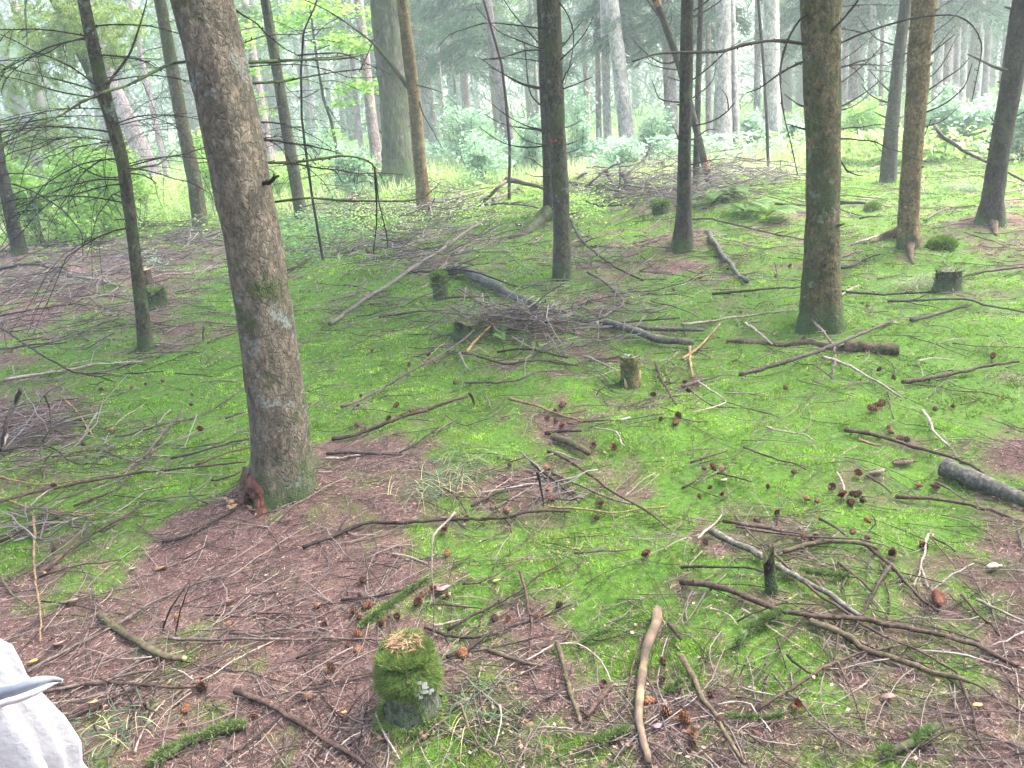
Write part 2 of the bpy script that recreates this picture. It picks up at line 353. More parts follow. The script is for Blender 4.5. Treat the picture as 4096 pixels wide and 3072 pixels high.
def needle_litter(n=330000):
    x, y, r = scatter(n, 1.15, 16); m = mossiness(x, y); k = RNG.random(n) < np.clip(1.08 - m * .92, .15, 1); x, y, r = x[k], y[k], r[k]; n = len(x)
    base = np.stack([x, y, hgt(x, y) + RNG.uniform(.001, .012, n) + m[k] * RNG.uniform(.004, .02, n)], 1)
    d = unit(np.stack([RNG.normal(size=n), RNG.normal(size=n), RNG.normal(.05, .18, n)], 1))
    L = RNG.uniform(.012, .034, n) * np.clip(r / 4, 1, 2.2); Wd = np.maximum(.0017, r * .0008)
    pal = np.array([(.16, .10, .092), (.235, .155, .14), (.335, .235, .195), (.105, .064, .06), (.048, .03, .028), (.38, .285, .185), (.195, .125, .115), (.29, .20, .185)])
    c = pal[RNG.choice(8, n, p=[.22, .18, .1, .15, .1, .05, .12, .08])] * RNG.uniform(.75, 1.2, n)[:, None]
    mb = MB(); mb.add(*blades(base - d * (L * .5)[:, None], d, L, Wd, c))
    q = 5200; x, y, r = scatter(q, 1.15, 12); P = np.stack([x, y, hgt(x, y) + .008 + .02 * mossiness(x, y)], 1); nr = unit(np.stack([RNG.normal(0, .35, q), RNG.normal(0, .35, q), np.ones(q)], 1))   # scales, flakes of bark, scraps of leaf
    fl = np.array([(.28, .17, .13), (.18, .10, .075), (.34, .23, .17), (.11, .062, .048), (.38, .29, .20), (.08, .048, .04)]); cf = fl[RNG.choice(6, q, p=[.20, .34, .05, .25, .02, .14])] * RNG.uniform(.8, 1.15, q)[:, None]; lf = RNG.uniform(.006, .017, q) * np.clip(r / 4, 1, 2)
    mb.add(*leafquads(P, nr, RNG.normal(size=(q, 3)), lf, lf * RNG.uniform(.4, .9, q), cf)); o = mb.build('needle_litter', M['needle'], smooth=False)
    tag(o, 'pinkish brown fallen larch needles covering the bare soil', 'needle litter', None, 'stuff')
needle_litter()

# ------------------------------------------------------------------ crowns of conifer sprays (data shared between trees)
def spray_cloud(nb, zr, rad, per, seed, droop=.35, pal=((.035, .06, .02), (.075, .12, .03)), size=(.10, .22), w=.02, taper=.75, wood_=True):
    g = np.random.default_rng(seed); mb = MB(); lo, hi = np.array(pal[0]), np.array(pal[1])
    for i in range(nb):
        f = i / max(1, nb - 1); z = zr[0] + (zr[1] - zr[0]) * f; a = g.uniform(0, 2 * math.pi); R = rad * (1 - taper * f) * g.uniform(.6, 1.1)
        t = np.linspace(0, 1, 7)[:, None]; dirh = np.array([math.cos(a), math.sin(a), 0])
        line = np.array([0, 0, z]) + dirh * R * t + np.array([0, 0, 1]) * (R * (.10 * t - droop * t * t))
        if wood_: mb.tube(line, np.linspace(.02, .004, 7), 3, (.05, .042, .035), cap=False)
        u = g.uniform(.12, 1, per); P = np.array([np.interp(u, t[:, 0], line[:, k]) for k in range(3)]).T
        side = np.array([-math.sin(a), math.cos(a), 0]); s = g.normal(0, .22, per) * R * (1.05 - u)
        P = P + side * s[:, None]; P[:, 2] -= np.abs(g.normal(0, .05, per)) * R
        d = unit(dirh * .7 + side * np.sign(s)[:, None] * .6 + np.stack([g.normal(0, .35, per), g.normal(0, .35, per), g.normal(-.45, .35, per)], 1))
        c = lo + (hi - lo) * np.clip(g.uniform(0, 1, per) * .7 + .3 * g.random(), 0, 1)[:, None]
        mb.add(*blades(P, d, g.uniform(*size, per), np.full(per, w) * g.uniform(.6, 1.4, per), c))
    return mb

def share(mb, name, mat, smooth=False):
    o = mb.build(name, mat, smooth=smooth); me = o.data; bpy.data.objects.remove(o); return me

CROWNS = [share(spray_cloud(66, (4.8, 11), 3.2, 76, 100 + i, .25, ((.03, .055, .02), (.07, .12, .035)), (.18, .42), .06), 'crown', M['sprays']) for i in range(3)]  # unseen above the view; spray density set to shade the near floor

def link_part(me, name, parent, mat=None, rz=0, sc=1):
    o = bpy.data.objects.new(name, me); COL.objects.link(o); o.parent = parent; o.rotation_euler.z = rz; o.scale = (sc, sc, sc); return o

# ------------------------------------------------------------------ near trees, each from its own outline in the photograph
def knobbly(mb, line, rad, every, seed, size=1.0, col=None):      # short spur shoots along larch twigs
    g = np.random.default_rng(seed); L = np.linalg.norm(np.diff(line, axis=0), axis=1); cum = np.concatenate([[0], np.cumsum(L)])
    for s in np.arange(every, cum[-1], every):
        s += g.uniform(-.3, .3) * every; P = np.array([np.interp(s, cum, line[:, k]) for k in range(3)]); r = np.interp(s, cum, rad)
        d = unit(g.normal(size=3)); l = r + size * g.uniform(.004, .010)
        mb.tube(np.stack([P, P + d * l]), [r * .55 + .0012 * size, r * .4 + .0009 * size], 3, col)

def trunk_mesh(line, rad, sides, seed, flare, rough=.05, stubs=0):
    L = np.concatenate([[0], np.cumsum(np.linalg.norm(np.diff(line, axis=0), axis=1))]); g = np.random.default_rng(seed)
    s = np.concatenate([np.arange(0, .6, .03), np.arange(.6, 4.2, .06), np.arange(4.2, L[-1], .5)])
    P = np.array([np.interp(s, L, line[:, k]) for k in range(3)]).T; r = np.interp(s, L, rad)
    ang = np.arange(sides) * 2 * math.pi / sides; ph = g.uniform(0, 6.28, 3); V = np.zeros((len(s), sides, 3))
    lob = .5 + .5 * np.cos(ang * 4 + ph[0] + .6 * np.cos(ang + ph[1])); 
    for i in range(len(s)):
        fl = flare * math.exp(-s[i] / .13) * (.35 + lob)
        b = (vnoise(ang * sides / 10 + seed, np.full(sides, s[i] * 7), seed) - .5) * 2 * rough + (vnoise(ang * 1.2 + seed, np.full(sides, s[i] * 1.3), seed + 1) - .5) * .14
        b += (vnoise(ang * sides / 4, np.full(sides, s[i] * 22), seed + 2) - .5) * rough
        rr = r[i] * (1 + fl + b); V[i] = P[i] + np.stack([np.cos(ang) * rr, np.sin(ang) * rr, np.zeros(sides)], 1)
    k = np.arange(sides); q = [np.stack([i * sides + k, i * sides + (k + 1) % sides, (i + 1) * sides + (k + 1) % sides, (i + 1) * sides + k], 1) for i in range(len(s) - 1)]
    mb = MB(); mb.add(V.reshape(-1, 3), [np.concatenate(q), (k + (len(s) - 1) * sides)[None]])
    for j in range(int(stubs)):                                    # knots and snapped snags
        z = g.uniform(.25, 3.6); c = np.array([np.interp(z, s, P[:, m]) for m in range(3)]); rr = float(np.interp(z, s, r)); a = g.uniform(0, 6.28); d = unit(np.array([math.cos(a), math.sin(a), g.uniform(-.1, .5)])); l = g.choice([.012, .02, .06]) * g.uniform(.6, 1.4); w_ = rr * g.uniform(.07, .16)
        mb.tube(np.stack([c + d * rr * .8, c + d * (rr + .004), c + d * (rr + l)]), [w_ * 1.7, w_ * 1.1, w_ * .55], 6)
    return mb

TREES = {}
def tree(key, name, label, mat, pts, height=14, flare=.35, sides=20, crown=True, rough=.05, group=None, yd=None, cat='tree', sink=.05):
    B = hit('Z', pts[0][0], pts[0][1]); yd = yd or B[1]
    line, rad = [B - np.array([0, 0, sink])], [wpx(pts[0][2], 'Z', B) / 2]
    for x, y, w in pts[1:]:
        P = at_y('Z', x, y, yd); line.append(P); rad.append(wpx(w, 'Z', P) / 2)
    line = np.array(line); d = line[-1] - line[max(0, len(line) - 3)]; d = d / d[2]; top = line[-1]
    if height > top[2] + .5:
        e = np.array([top + np.array([d[0] * .8, d[1] * .8, 1]) * h for h in np.linspace(.5, height - top[2], 8)])
        r0 = rad[-1]; line = np.vstack([line, e]); rad = rad + list(np.interp(np.linspace(.5, 1, 8), [.5, 1], [r0 * .95, .03]))
    root = empty(name, B); tag(root, label, cat, group)
    tm = trunk_mesh(line, np.array(rad), sides, abs(hash(key)) % 97 if False else sum(map(ord, key)) % 97, flare, rough, 0 if sides < 15 else (0 if key == 'T1' else 8 if key == 'T2' else 22))
    tr = tm.build('trunk', M[mat] if isinstance(mat, str) else mat, root, B)
    TREES[key] = dict(root=root, B=B, yd=yd, line=line, rad=np.array(rad), trunk=tr)
    if crown: 
        k = sum(map(ord, key)); o = link_part(CROWNS[k % 3], 'crown', root, None, k * 1.7 % 6.28, 1); ax = line[np.argmin(abs(line[:, 2] - 9))]
        o.location = (ax[0] - B[0], ax[1] - B[1], -.0)
    return TREES[key]

def branches(key, specs, mat='dead', knob=.045, sides=5):
    T = TREES[key]; g = np.random.default_rng(sum(map(ord, key)) + 5)
    for i, sp_ in enumerate(specs):
        p, w, dy, pts = sp_[:4]; mt = sp_[4] if len(sp_) > 4 else mat
        n = len(pts); P0 = at_y(p, *pts[0], T['yd'])
        rt = float(np.interp(P0[2], T['line'][:, 2], T['rad'])); sg = 1 if dy > 0 else -1
        start = T['yd'] + sg * rt * .5
        line = np.array([at_y(p, x, y, start + dy * (j / max(1, n - 1)) ** 1.2) for j, (x, y) in enumerate(pts)])
        ax = np.array([np.interp(P0[2], T['line'][:, 2], T['line'][:, k]) for k in range(3)])
        if np.linalg.norm((line[0] - ax)[:2]) < rt * 2.4: line = np.vstack([ax * .6 + line[0] * .4, line])
        line = catmull(line, .05); r0 = wpx(w, p, line[0]) / 2 * (1.75 if w < 16 and p != 'Z' else 1.35)
        rad = r0 * np.linspace(1, .38, len(line)) * (1 + .12 * g.normal(size=len(line)))
        mb = MB(); mb.tube(line, np.maximum(rad, .0012), sides); 
        if knob: knobbly(mb, line, rad, knob, i * 13 + 1, 1.0)
        mb.build('branch', M[mt], T['root'], T['B'])

def random_twigs(key, n, z0, z1, length, seed, az=None, droop=.25, r=.004, mat='dead', sub=5, knob=.05):
    T = TREES[key]; g = np.random.default_rng(seed)
    for i in range(n):
        z = g.uniform(z0, z1); ax = np.array([np.interp(z, T['line'][:, 2], T['line'][:, k]) for k in range(3)])
        a = g.uniform(0, 6.28) if az is None else g.uniform(*az); L = length * g.uniform(.5, 1.2); m = 9; t = np.linspace(0, 1, m)
        wob = np.cumsum(g.normal(0, .09, (m, 3)), 0) * L * .25
        line = ax + np.stack([np.cos(a) * t * L, np.sin(a) * t * L, (g.uniform(-.1, .3) * t - droop * g.uniform(.3, 1.6) * t * t) * L], 1) + wob * t[:, None]
        rad = np.linspace(r * g.uniform(.9, 1.7), .0018, m); mb = MB(); mb.tube(line, rad, 4); knobbly(mb, line, rad, knob, seed + i, 1.0)
        for j in range(sub):
            q = g.uniform(.15, .95); b = np.array([np.interp(q, t, line[:, k]) for k in range(3)]); aa = a + g.choice([-1, 1]) * g.uniform(.4, 1.2); l2 = L * (1.1 - q) * g.uniform(.25, .6)
            tt = np.linspace(0, 1, 6); l = b + np.stack([np.cos(aa) * tt * l2, np.sin(aa) * tt * l2, (g.uniform(-.2, .1) * tt - g.uniform(.0, .9) * tt * tt) * l2], 1) + np.cumsum(g.normal(0, .02, (6, 3)), 0) * l2
            rr = np.linspace(.0028, .0016, 6); mb.tube(l, rr, 3); knobbly(mb, l, rr, knob, seed + i * 31 + j, .9)
        mb.build('branch', M[mat], T['root'], T['B'])

tree('T1', 'larch_tree', 'thick leaning tree with mottled pale bark and a red rotten hollow at its foot', 'trunk_big',
     [(608, 1062, 128), (603, 900, 122), (575, 700, 121), (543, 500, 119), (512, 350, 120), (475, 170, 123), (437, 0, 128)], flare=.2, sides=56, rough=.045)
tree('T2', 'larch_tree', 'thick upright brown tree rising straight out of bright moss', 'trunk_brown',
     [(1772, 692, 84), (1774, 600, 78), (1778, 460, 72), (1778, 300, 72), (1774, 150, 78), (1772, 0, 83)], flare=.32, sides=48, rough=.05)
tree('T3', 'spruce_tree', 'slim mossy tree with an orange paint mark and whorls of bare snags', 'trunk_mossy',
     [(1213, 602, 42), (1214, 520, 37), (1210, 400, 36), (1204, 300, 37), (1196, 150, 40), (1188, 0, 43)], flare=.22, sides=32)
tree('T3b', 'spruce_tree', 'dark thin tree with one long curved mossy root, close behind the paint marked tree', 'trunk_dark',
     [(1188, 470, 32), (1184, 400, 24), (1181, 300, 22), (1174, 150, 20), (1168, 0, 19)], flare=.4, sides=24)
tree('T4', 'spruce_tree', 'dark straight tree on a bare needle mound beside the fern clump', 'trunk_dark',
     [(1473, 532, 44), (1477, 450, 33), (1479, 300, 27), (1483, 150, 27), (1484, 0, 27)], flare=.4, sides=28)
tree('T4b', 'spruce_tree', 'very thin dark pole tree standing behind the brush heap', 'trunk_dark', [(1503, 400, 15), (1508, 200, 13), (1514, 0, 12)], flare=.15, sides=14)
tree('T4c', 'dead_tree', 'slanting dead snag with orange patches where the bark is off', 'trunk_dark',
     [(1536, 402, 17), (1522, 350, 16), (1497, 250, 15), (1468, 140, 16), (1432, 40, 16), (1412, -10, 15)], height=3.3, flare=.05, sides=16, crown=False)
tree('T5', 'spruce_tree', 'dark tree tilting away behind the tan flaking tree', 'trunk_dark', [(1917, 396, 35), (1928, 254, 27), (1944, 100, 25), (1957, 0, 23)], flare=.2, sides=24)
tree('T6', 'larch_tree', 'tan flaking tree with a clawed root on a mossy mound', 'trunk_tan', [(1966, 532, 48), (1962, 467, 41), (1973, 320, 41), (1978, 254, 41), (1988, 100, 45), (1996, 0, 48)], flare=.35, sides=32, rough=.07)
tree('T7', 'spruce_tree', 'dark tilted tree with stubs on a red needle mound by the picture edge', 'trunk_dark', [(2138, 482, 62), (2143, 434, 46), (2157, 333, 40), (2187, 167, 42), (2212, 0, 43)], flare=.3, sides=28)
tree('T8', 'larch_tree', 'slender crooked green stained tree beside a rotten mossy stump', 'trunk_mossy', [(314, 757, 30), (300, 620, 27), (286, 500, 25), (265, 350, 26), (220, 184, 29), (180, 0, 25)], flare=.15, sides=28)
tree('T9', 'larch_tree', 'slim brown leaning tree seen behind the thick mottled tree', 'trunk_brown', [(432, 492, 33), (422, 400, 30), (394, 267, 27), (345, 0, 25)], flare=.15, sides=22)
tree('T10', 'larch_tree', 'slim leaning tree standing beside hanging bright green leaves', 'trunk_mossy', [(652, 472, 26), (640, 400, 25), (617, 270, 24), (573, 0, 20)], flare=.15, sides=20)
tree('T11', 'larch_tree', 'dark slanting tree on a red needle patch under an arching dead branch', 'trunk_dark', [(42, 550, 32), (25, 470, 26), (-2, 353, 26), (-58, 0, 24)], flare=.12, sides=20)
tree('T12', 'larch_tree', 'strongly slanted mossy tree with feathery green sprays', 'trunk_mossy', [(320, 456, 28), (275, 340, 24), (225, 220, 24), (165, 90, 24), (120, 0, 22)], flare=.2, sides=20)
tree('T14', 'larch_tree', 'light brown knotty tree crossing in front of the huge old tree', 'trunk_tan', [(918, 460, 32), (905, 330, 28), (893, 200, 27), (880, 90, 26), (868, 0, 25)], flare=.12, sides=24)
tree('T15', 'old_tree', 'huge old grey tree with a wide flared foot and fern', 'trunk_old', [(868, 392, 100), (868, 350, 84), (862, 290, 72), (855, 200, 70), (846, 100, 74), (838, 0, 77)], height=18, flare=.3, sides=44, crown=False)
tree('T16', 'sapling', 'young maple sapling with sprays of bright green leaves', 'trunk_mossy', [(727, 402, 9), (728, 322, 7), (714, 258, 6.5), (699, 215, 6.5), (687, 145, 5.5), (678, 82, 5), (668, 0, 4.5)], height=3.8, flare=.1, sides=8, crown=False)
tree('T17', 'dead_sapling', 'thin dead knobbly pole standing in front of the maple sapling', 'dead', [(698, 562, 6), (675, 430, 5.5), (660, 322, 5.5), (652, 254, 5), (650, 156, 5), (656, 68, 5), (681, 12, 4), (690, -20, 4)], height=0, flare=.1, sides=7, crown=False)
tree('T18', 'dead_sapling', 'thin bent dark stem rising from the fallen pale logs', 'dead', [(1099, 432, 7), (1101, 317, 7), (1093, 220, 6.5), (1084, 140, 6), (1064, 70, 5.5), (1042, -8, 5)], height=0, flare=.1, sides=7, crown=False)
tree('T19', 'dead_sapling', 'thin straight black stem behind the brush heap near pale trunks', 'dead', [(1661, 382, 7), (1656, 250, 7), (1648, 120, 6.5), (1637, -8, 6)], height=0, flare=.1, sides=7, crown=False)

branches('T1', [
 ('P1', 30, -.7, [(1990, 690), (1850, 720), (1600, 850), (1400, 950), (1180, 1010), (900, 1130), (700, 1260), (450, 1380), (200, 1510), (0, 1600)], 'deadmoss'),
 ('P2', 38, .5, [(225, 690), (500, 680), (850, 660), (1150, 655), (1400, 635), (1530, 600)], 'deadmoss'),
 ('P2', 26, .5, [(240, 922), (500, 910), (640, 900), (850, 860), (1200, 800), (1500, 765), (1620, 752)], 'deadmoss'),
 ('P2', 13, .4, [(350, 1355), (520, 1355), (700, 1390), (900, 1470), (1050, 1550), (1180, 1640)]),
 ('Z', 5, .5, [(578, 352), (634, 350), (700, 342), (737, 337), (770, 340), (804, 354), (813, 383), (818, 433), (834, 500), (838, 534)], 'deadmoss'),
 ('B', 9, .1, [(215, 1080), (225, 1250), (228, 1450), (205, 1640)]),
 ('Z', 5, .3, [(588, 437), (667, 427), (737, 433), (800, 434), (872, 434), (911, 427), (938, 407), (951, 393)], 'deadmoss'),
 ('P2', 20, .4, [(60, 80), (200, 170), (350, 260), (450, 370), (550, 450), (650, 530), (800, 610), (830, 622)]),
 ('P2', 12, .3, [(800, 612), (1000, 595), (1230, 585), (1330, 600), (1420, 640), (1720, 770), (1850, 830)]),
 ('P2', 11, .3, [(1500, 765), (1560, 640), (1650, 440), (1760, 270)]),
 ('P2', 10, .4, [(500, 720), (800, 715), (1000, 740), (1250, 810), (1400, 860), (1750, 850)]),
 ('Z', 9, -.05, [(583, 394), (592, 384), (602, 380)]),
 ('P2', 10, .3, [(120, 500), (300, 440), (420, 400), (600, 380), (800, 380), (1000, 330), (1200, 300)])], knob=.04)
branches('T8', [
 ('P1', 28, .4, [(1180, 970), (1240, 860), (1350, 720), (1450, 560), (1560, 230), (1625, 0)]),
 ('P1', 14, -.3, [(1060, 1000), (900, 950), (600, 870), (250, 800), (0, 710)], 'deadmoss'),
 ('P1', 18, -.4, [(1060, 1075), (850, 1050), (600, 1000), (350, 920), (180, 870), (0, 840)], 'deadmoss'),
 ('Q3', 22, .2, [(1420, 230), (1560, 190), (1750, 160), (1860, 70), (1925, 0)], 'grey'),
 ('Q3', 18, -.1, [(1420, 260), (1600, 280), (1730, 370)], 'deadmoss'),
 ('Q3', 12, .3, [(1310, 300), (1130, 300), (950, 220), (800, 130), (700, 0)]),
 ('P1', 12, .3, [(1060, 940), (850, 780), (600, 650), (400, 580), (200, 470), (0, 380)])])
branches('T11', [
 ('Q3', 17, -.6, [(30, 365), (150, 380), (350, 450), (530, 550), (700, 670), (800, 780), (900, 920), (915, 1100), (925, 1440)]),
 ('Q3', 15, -.4, [(100, 770), (200, 780), (450, 770), (560, 790), (690, 830)], 'deadmoss'),
 ('Q3', 24, -.45, [(345, 460), (400, 650), (440, 850), (400, 1080)], 'deadmoss'),
 ('Q3', 10, -.3, [(40, 260), (280, 265), (500, 310), (700, 390)]),
 ('P1', 22, -.8, [(285, -60), (288, 0), (280, 150), (300, 400), (290, 500)], 'deadmoss')])
branches('T14', [
 ('P2', 48, -.3, [(2020, 960), (1940, 850), (1820, 700), (1720, 570), (1640, 480)], 'mossy'),
 ('P2', 18, -.5, [(1660, 490), (1500, 370), (1280, 210), (1080, 90), (880, 0), (800, -40)]),
 ('P3', 17, -.1, [(100, 920), (300, 970), (470, 1025)]),
 ('P3', 11, -.2, [(215, 1130), (240, 1220), (300, 1340), (370, 1460), (440, 1590), (480, 1650)])])
branches('T16', [
 ('P2', 9, -.3, [(1030, 1000), (850, 1080), (700, 990), (650, 900)]), ('P2', 9, .3, [(1130, 1170), (1250, 1350), (1330, 1450)]),
 ('P2', 9, .2, [(1070, 900), (1250, 900), (1500, 1000), (1700, 1060)]), ('P2', 8, .3, [(1000, 560), (1300, 450), (1600, 380), (1800, 300)]),
 ('P2', 8, -.3, [(990, 480), (800, 350), (600, 250), (450, 220)]), ('P2', 8, .2, [(1010, 640), (1300, 620), (1600, 560), (1850, 500)]), ('P2', 8, .2, [(985, 400), (1150, 250), (1400, 150), (1600, 130)])], knob=0)
branches('T3', [
 ('P3', 11, -.3, [(1530, 310), (1380, 290), (1050, 255), (900, 265), (720, 320), (550, 385), (400, 540)]),
 ('P3', 11, .3, [(1540, 480), (1380, 300), (1250, 150), (1150, 0), (1120, -60)]), ('P3', 11, .4, [(1540, 530), (1350, 460), (1150, 380), (1030, 290), (840, 75)]),
 ('P3', 13, -.2, [(1540, 555), (1380, 560), (1230, 610), (1090, 640), (900, 660)]), ('P3', 9, .2, [(1560, 680), (1350, 650), (1200, 640), (1000, 660)]),
 ('P3', 13, .2, [(1580, 970), (1400, 940), (1200, 850), (1050, 760), (870, 630)]), ('P3', 11, -.2, [(1580, 990), (1400, 950), (1250, 890), (1120, 800), (980, 740)]),
 ('P3', 13, -.2, [(1610, 1200), (1450, 1050), (1410, 850), (1390, 600), (1370, 460)]), ('P3', 12, .2, [(1620, 1440), (1450, 1410), (1270, 1330), (1100, 1220), (940, 1080)]),
 ('P3', 12, -.3, [(1620, 1450), (1400, 1420), (1200, 1390), (1050, 1330), (930, 1260)]), ('P3', 12, .2, [(1640, 1610), (1400, 1630), (1200, 1600), (1050, 1530), (870, 1400)]),
 ('P3', 10, .4, [(1600, 1600), (1400, 1560), (1280, 1450), (1210, 1370)]), ('P3', 13, .2, [(1790, 520), (1900, 380), (2030, 210)]), ('P3', 13, -.2, [(1740, 690), (1900, 540), (2050, 360), (2140, 180)]),
 ('P3', 11, -.2, [(1770, 40), (1870, 190), (1920, 380), (1910, 560), (1870, 750), (1820, 940)]), ('P3', 15, -.1, [(1810, 980), (1950, 930), (2130, 850)]),
 ('P3', 12, .1, [(1830, 1410), (1920, 1380), (2020, 1330)]), ('P3', 11, .2, [(1835, 1600), (1950, 1560), (2060, 1500)]), ('P3', 14, -.1, [(1790, 930), (1830, 820), (1910, 700)]),
 ('Q2', 12, .1, [(440, 180), (600, 130)]), ('Q2', 10, -.2, [(210, 430), (100, 430), (0, 390)]), ('Q2', 10, .2, [(200, 330), (100, 260), (0, 210)])], knob=.08)
branches('T4', [
 ('P4', 22, .2, [(1040, 180), (1150, 130), (1320, 20), (1370, -40)]), ('P4', 14, -.2, [(1040, 120), (1200, 0), (1240, -40)]), ('P4', 16, -.3, [(1010, 890), (1200, 750), (1400, 560), (1560, 450)]),
 ('P4', 13, .2, [(1030, 1080), (1150, 990), (1250, 880), (1290, 670)]), ('P4', 14, .2, [(1030, 1540), (1120, 1480), (1200, 1430), (1300, 1440)]),
 ('P4', 14, -.2, [(1010, 1390), (1150, 1370), (1300, 1310), (1420, 1220), (1490, 1130)]), ('P4', 10, -.2, [(1420, 1210), (1410, 1090), (1350, 990)]), ('P4', 12, .2, [(890, 1130), (760, 1120), (650, 1080), (580, 900)]),
 ('P4', 14, -.1, [(880, 1560), (840, 1460), (800, 1380)]), ('P4', 11, .1, [(870, 890), (740, 850)]), ('P4', 12, .3, [(1030, 490), (1080, 410), (1100, 360)]), ('Q2', 13, -.1, [(1840, 300), (2000, 260), (2212, 230)]), ('Q2', 12, .2, [(1700, 20), (1640, 10)])], knob=.07)
branches('T4c', [('P4', 14, -.1, [(640, 170), (580, 80), (520, 0)]), ('P4', 14, .2, [(840, 680), (700, 700), (550, 620), (370, 450)]), ('P4', 12, -.2, [(820, 770), (650, 740), (490, 680)]), ('P4', 12, .2, [(700, 200), (780, 30)]), ('P4', 11, .1, [(745, 330), (790, 220), (785, 100)])], knob=.08)
branches('T2', [
 ('C', 15, -.8, [(770, 282), (690, 268), (560, 265), (400, 290), (270, 330), (130, 338), (0, 338), (-180, 352), (-320, 400)]), ('C', 18, -.2, [(890, 280), (950, 215), (1050, 110), (1140, 0), (1170, -50)]),
 ('P5', 15, -.5, [(150, 490), (350, 400), (600, 310), (950, 210), (1250, 170), (1480, 180), (1650, 290), (1740, 480), (1730, 650), (1690, 850), (1640, 1100)]), ('P5', 11, .3, [(160, 680), (350, 560), (560, 380)]),
 ('P5', 11, .3, [(160, 740), (400, 715), (700, 720), (900, 690)]), ('P5', 13, .3, [(160, 930), (400, 750), (560, 600), (650, 480)]), ('P5', 13, .3, [(180, 1180), (400, 1060), (600, 910), (720, 810)]), ('P5', 11, .2, [(180, 1220), (350, 1160), (530, 1020)]),
 ('P5', 10, .3, [(190, 70), (500, 50), (850, 60)]), ('C', 11, .5, [(780, 400), (640, 470), (500, 570), (420, 600)]), ('C', 9, .3, [(790, 690), (740, 670), (660, 610)]), ('C', 9, .3, [(800, 840), (730, 820), (670, 800)]),
 ('C', 10, -.6, [(790, 100), (700, 220), (640, 400), (635, 560), (660, 760), (705, 940), (745, 1130)]), ('C', 10, .2, [(1022, 1040), (1060, 1100), (1120, 1130), (1170, 1140)])], knob=.06)
branches('T6', [
 ('P5', 14, .2, [(1190, 150), (1300, 70), (1420, 0), (1480, -40)]), ('P5', 12, .2, [(1190, 370), (1400, 220), (1600, 0)]), ('P5', 16, -.2, [(1180, 590), (1300, 500), (1450, 380)]), ('P5', 11, .3, [(1160, 640), (1350, 400), (1470, 270)]),
 ('P5', 12, .2, [(1160, 860), (1300, 720), (1420, 500), (1490, 380)]), ('P5', 13, -.2, [(1150, 1000), (1350, 860), (1500, 760), (1610, 640)]), ('P5', 11, .2, [(1130, 1160), (1300, 1020), (1390, 890)]),
 ('P5', 13, -.2, [(1130, 1240), (1350, 1140), (1550, 960), (1600, 830), (1640, 700)]), ('P5', 11, .2, [(1110, 1400), (1300, 1340), (1500, 1180)]), ('P5', 11, .1, [(940, 580), (800, 640), (700, 700)]), ('P5', 10, .1, [(1110, 1500), (1180, 1330), (1280, 1290)])], knob=.09)
branches('T5', [
 ('P5', 15, .2, [(750, 1030), (600, 890), (500, 770)]), ('P5', 13, -.2, [(720, 1140), (560, 1080), (470, 1010), (420, 930)]), ('P5', 15, .1, [(710, 1310), (620, 1270), (540, 1230)]), ('P5', 13, .3, [(830, 510), (650, 460), (550, 400), (470, 310), (370, 180)]), ('P5', 13, .1, [(860, 1030), (920, 1000)]), ('P5', 12, .1, [(830, 1300), (910, 1280)])], knob=.09)
branches('T7', [
 ('P5', 30, -.2, [(1990, 775), (1880, 735), (1800, 700), (1680, 640), (1590, 600)], 'grey'), ('P5', 18, -.1, [(1890, 1345), (1840, 1300)]), ('P5', 18, -.1, [(1840, 1575), (1795, 1560)]), ('P5', 18, -.2, [(2110, 1290), (2212, 1240), (2290, 1210)]), ('P5', 16, .2, [(2080, 1560), (2212, 1520)])], knob=.1)
random_twigs('T8', 16, .5, 2.2, 1.4, 41, (math.pi * .65, math.pi * 1.35), r=.0038, sub=9, droop=.45); random_twigs('T8', 8, .6, 2.2, .9, 42, (-.6, .6), sub=6)
random_twigs('T9', 16, .7, 3.1, 1.7, 43, None, r=.0045, sub=9, droop=.4); random_twigs('T10', 20, .5, 2.8, 1.5, 44, None); random_twigs('T11', 9, .4, 2.6, 1.5, 45, (-1.4, 1.0)); random_twigs('T12', 16, .5, 3.0, 1.6, 46, None)
random_twigs('T14', 4, .5, 2.6, .6, 47, None, sub=2); random_twigs('T17', 14, .6, 2.4, .5, 48, None, r=.003, sub=2); random_twigs('T1', 2, 1.2, 1.75, .8, 49, (-.3, .9)); random_twigs('T7', 4, .7, 2.1, .5, 50, None, sub=1)
random_twigs('T2', 4, .5, 1.8, .5, 51, (-.2, 1.2), sub=2); random_twigs('T19', 5, .6, 2.2, .5, 52, None, sub=1, r=.003); random_twigs('T5', 4, .8, 2.8, .7, 53, None, sub=1)

# roots, rot and paint that belong to single trees
def root_part(key, pts, w, mat, name='root', p='Z'):
    T = TREES[key]; line = np.array([hit(p, x, y) for x, y in pts]); r = np.array([wpx(a, p, P) / 2 for a, P in zip(w, line)])
    line[:, 2] += r * np.linspace(1.2, .1, len(line)); l = catmull(line, .03); rr = np.interp(np.linspace(0, 1, len(l)), np.linspace(0, 1, len(r)), r)
    mb = MB(); mb.tube(l, rr, 12, rough=.25, seed=len(pts)); return mb.build(name, M[mat], T['root'], T['B'])
root_part('T3b', [(1186, 472), (1165, 485), (1140, 503), (1100, 517)], [30, 22, 18, 10], 'mossy')
root_part('T6', [(1958, 515), (1930, 515), (1905, 520), (1882, 527)], [34, 24, 20, 8], 'mossbrown'); root_part('T6', [(1966, 530), (1966, 555), (1972, 572)], [22, 15, 6], 'log_bark')
root_part('T7', [(2142, 480), (2146, 495), (2152, 510)], [22, 17, 6], 'log_bark'); root_part('T8', [(308, 750), (292, 760), (276, 766)], [18, 12, 6], 'trunk_mossy')
root_part('T15', [(840, 380), (815, 392), (790, 400)], [40, 26, 8], 'trunk_old')

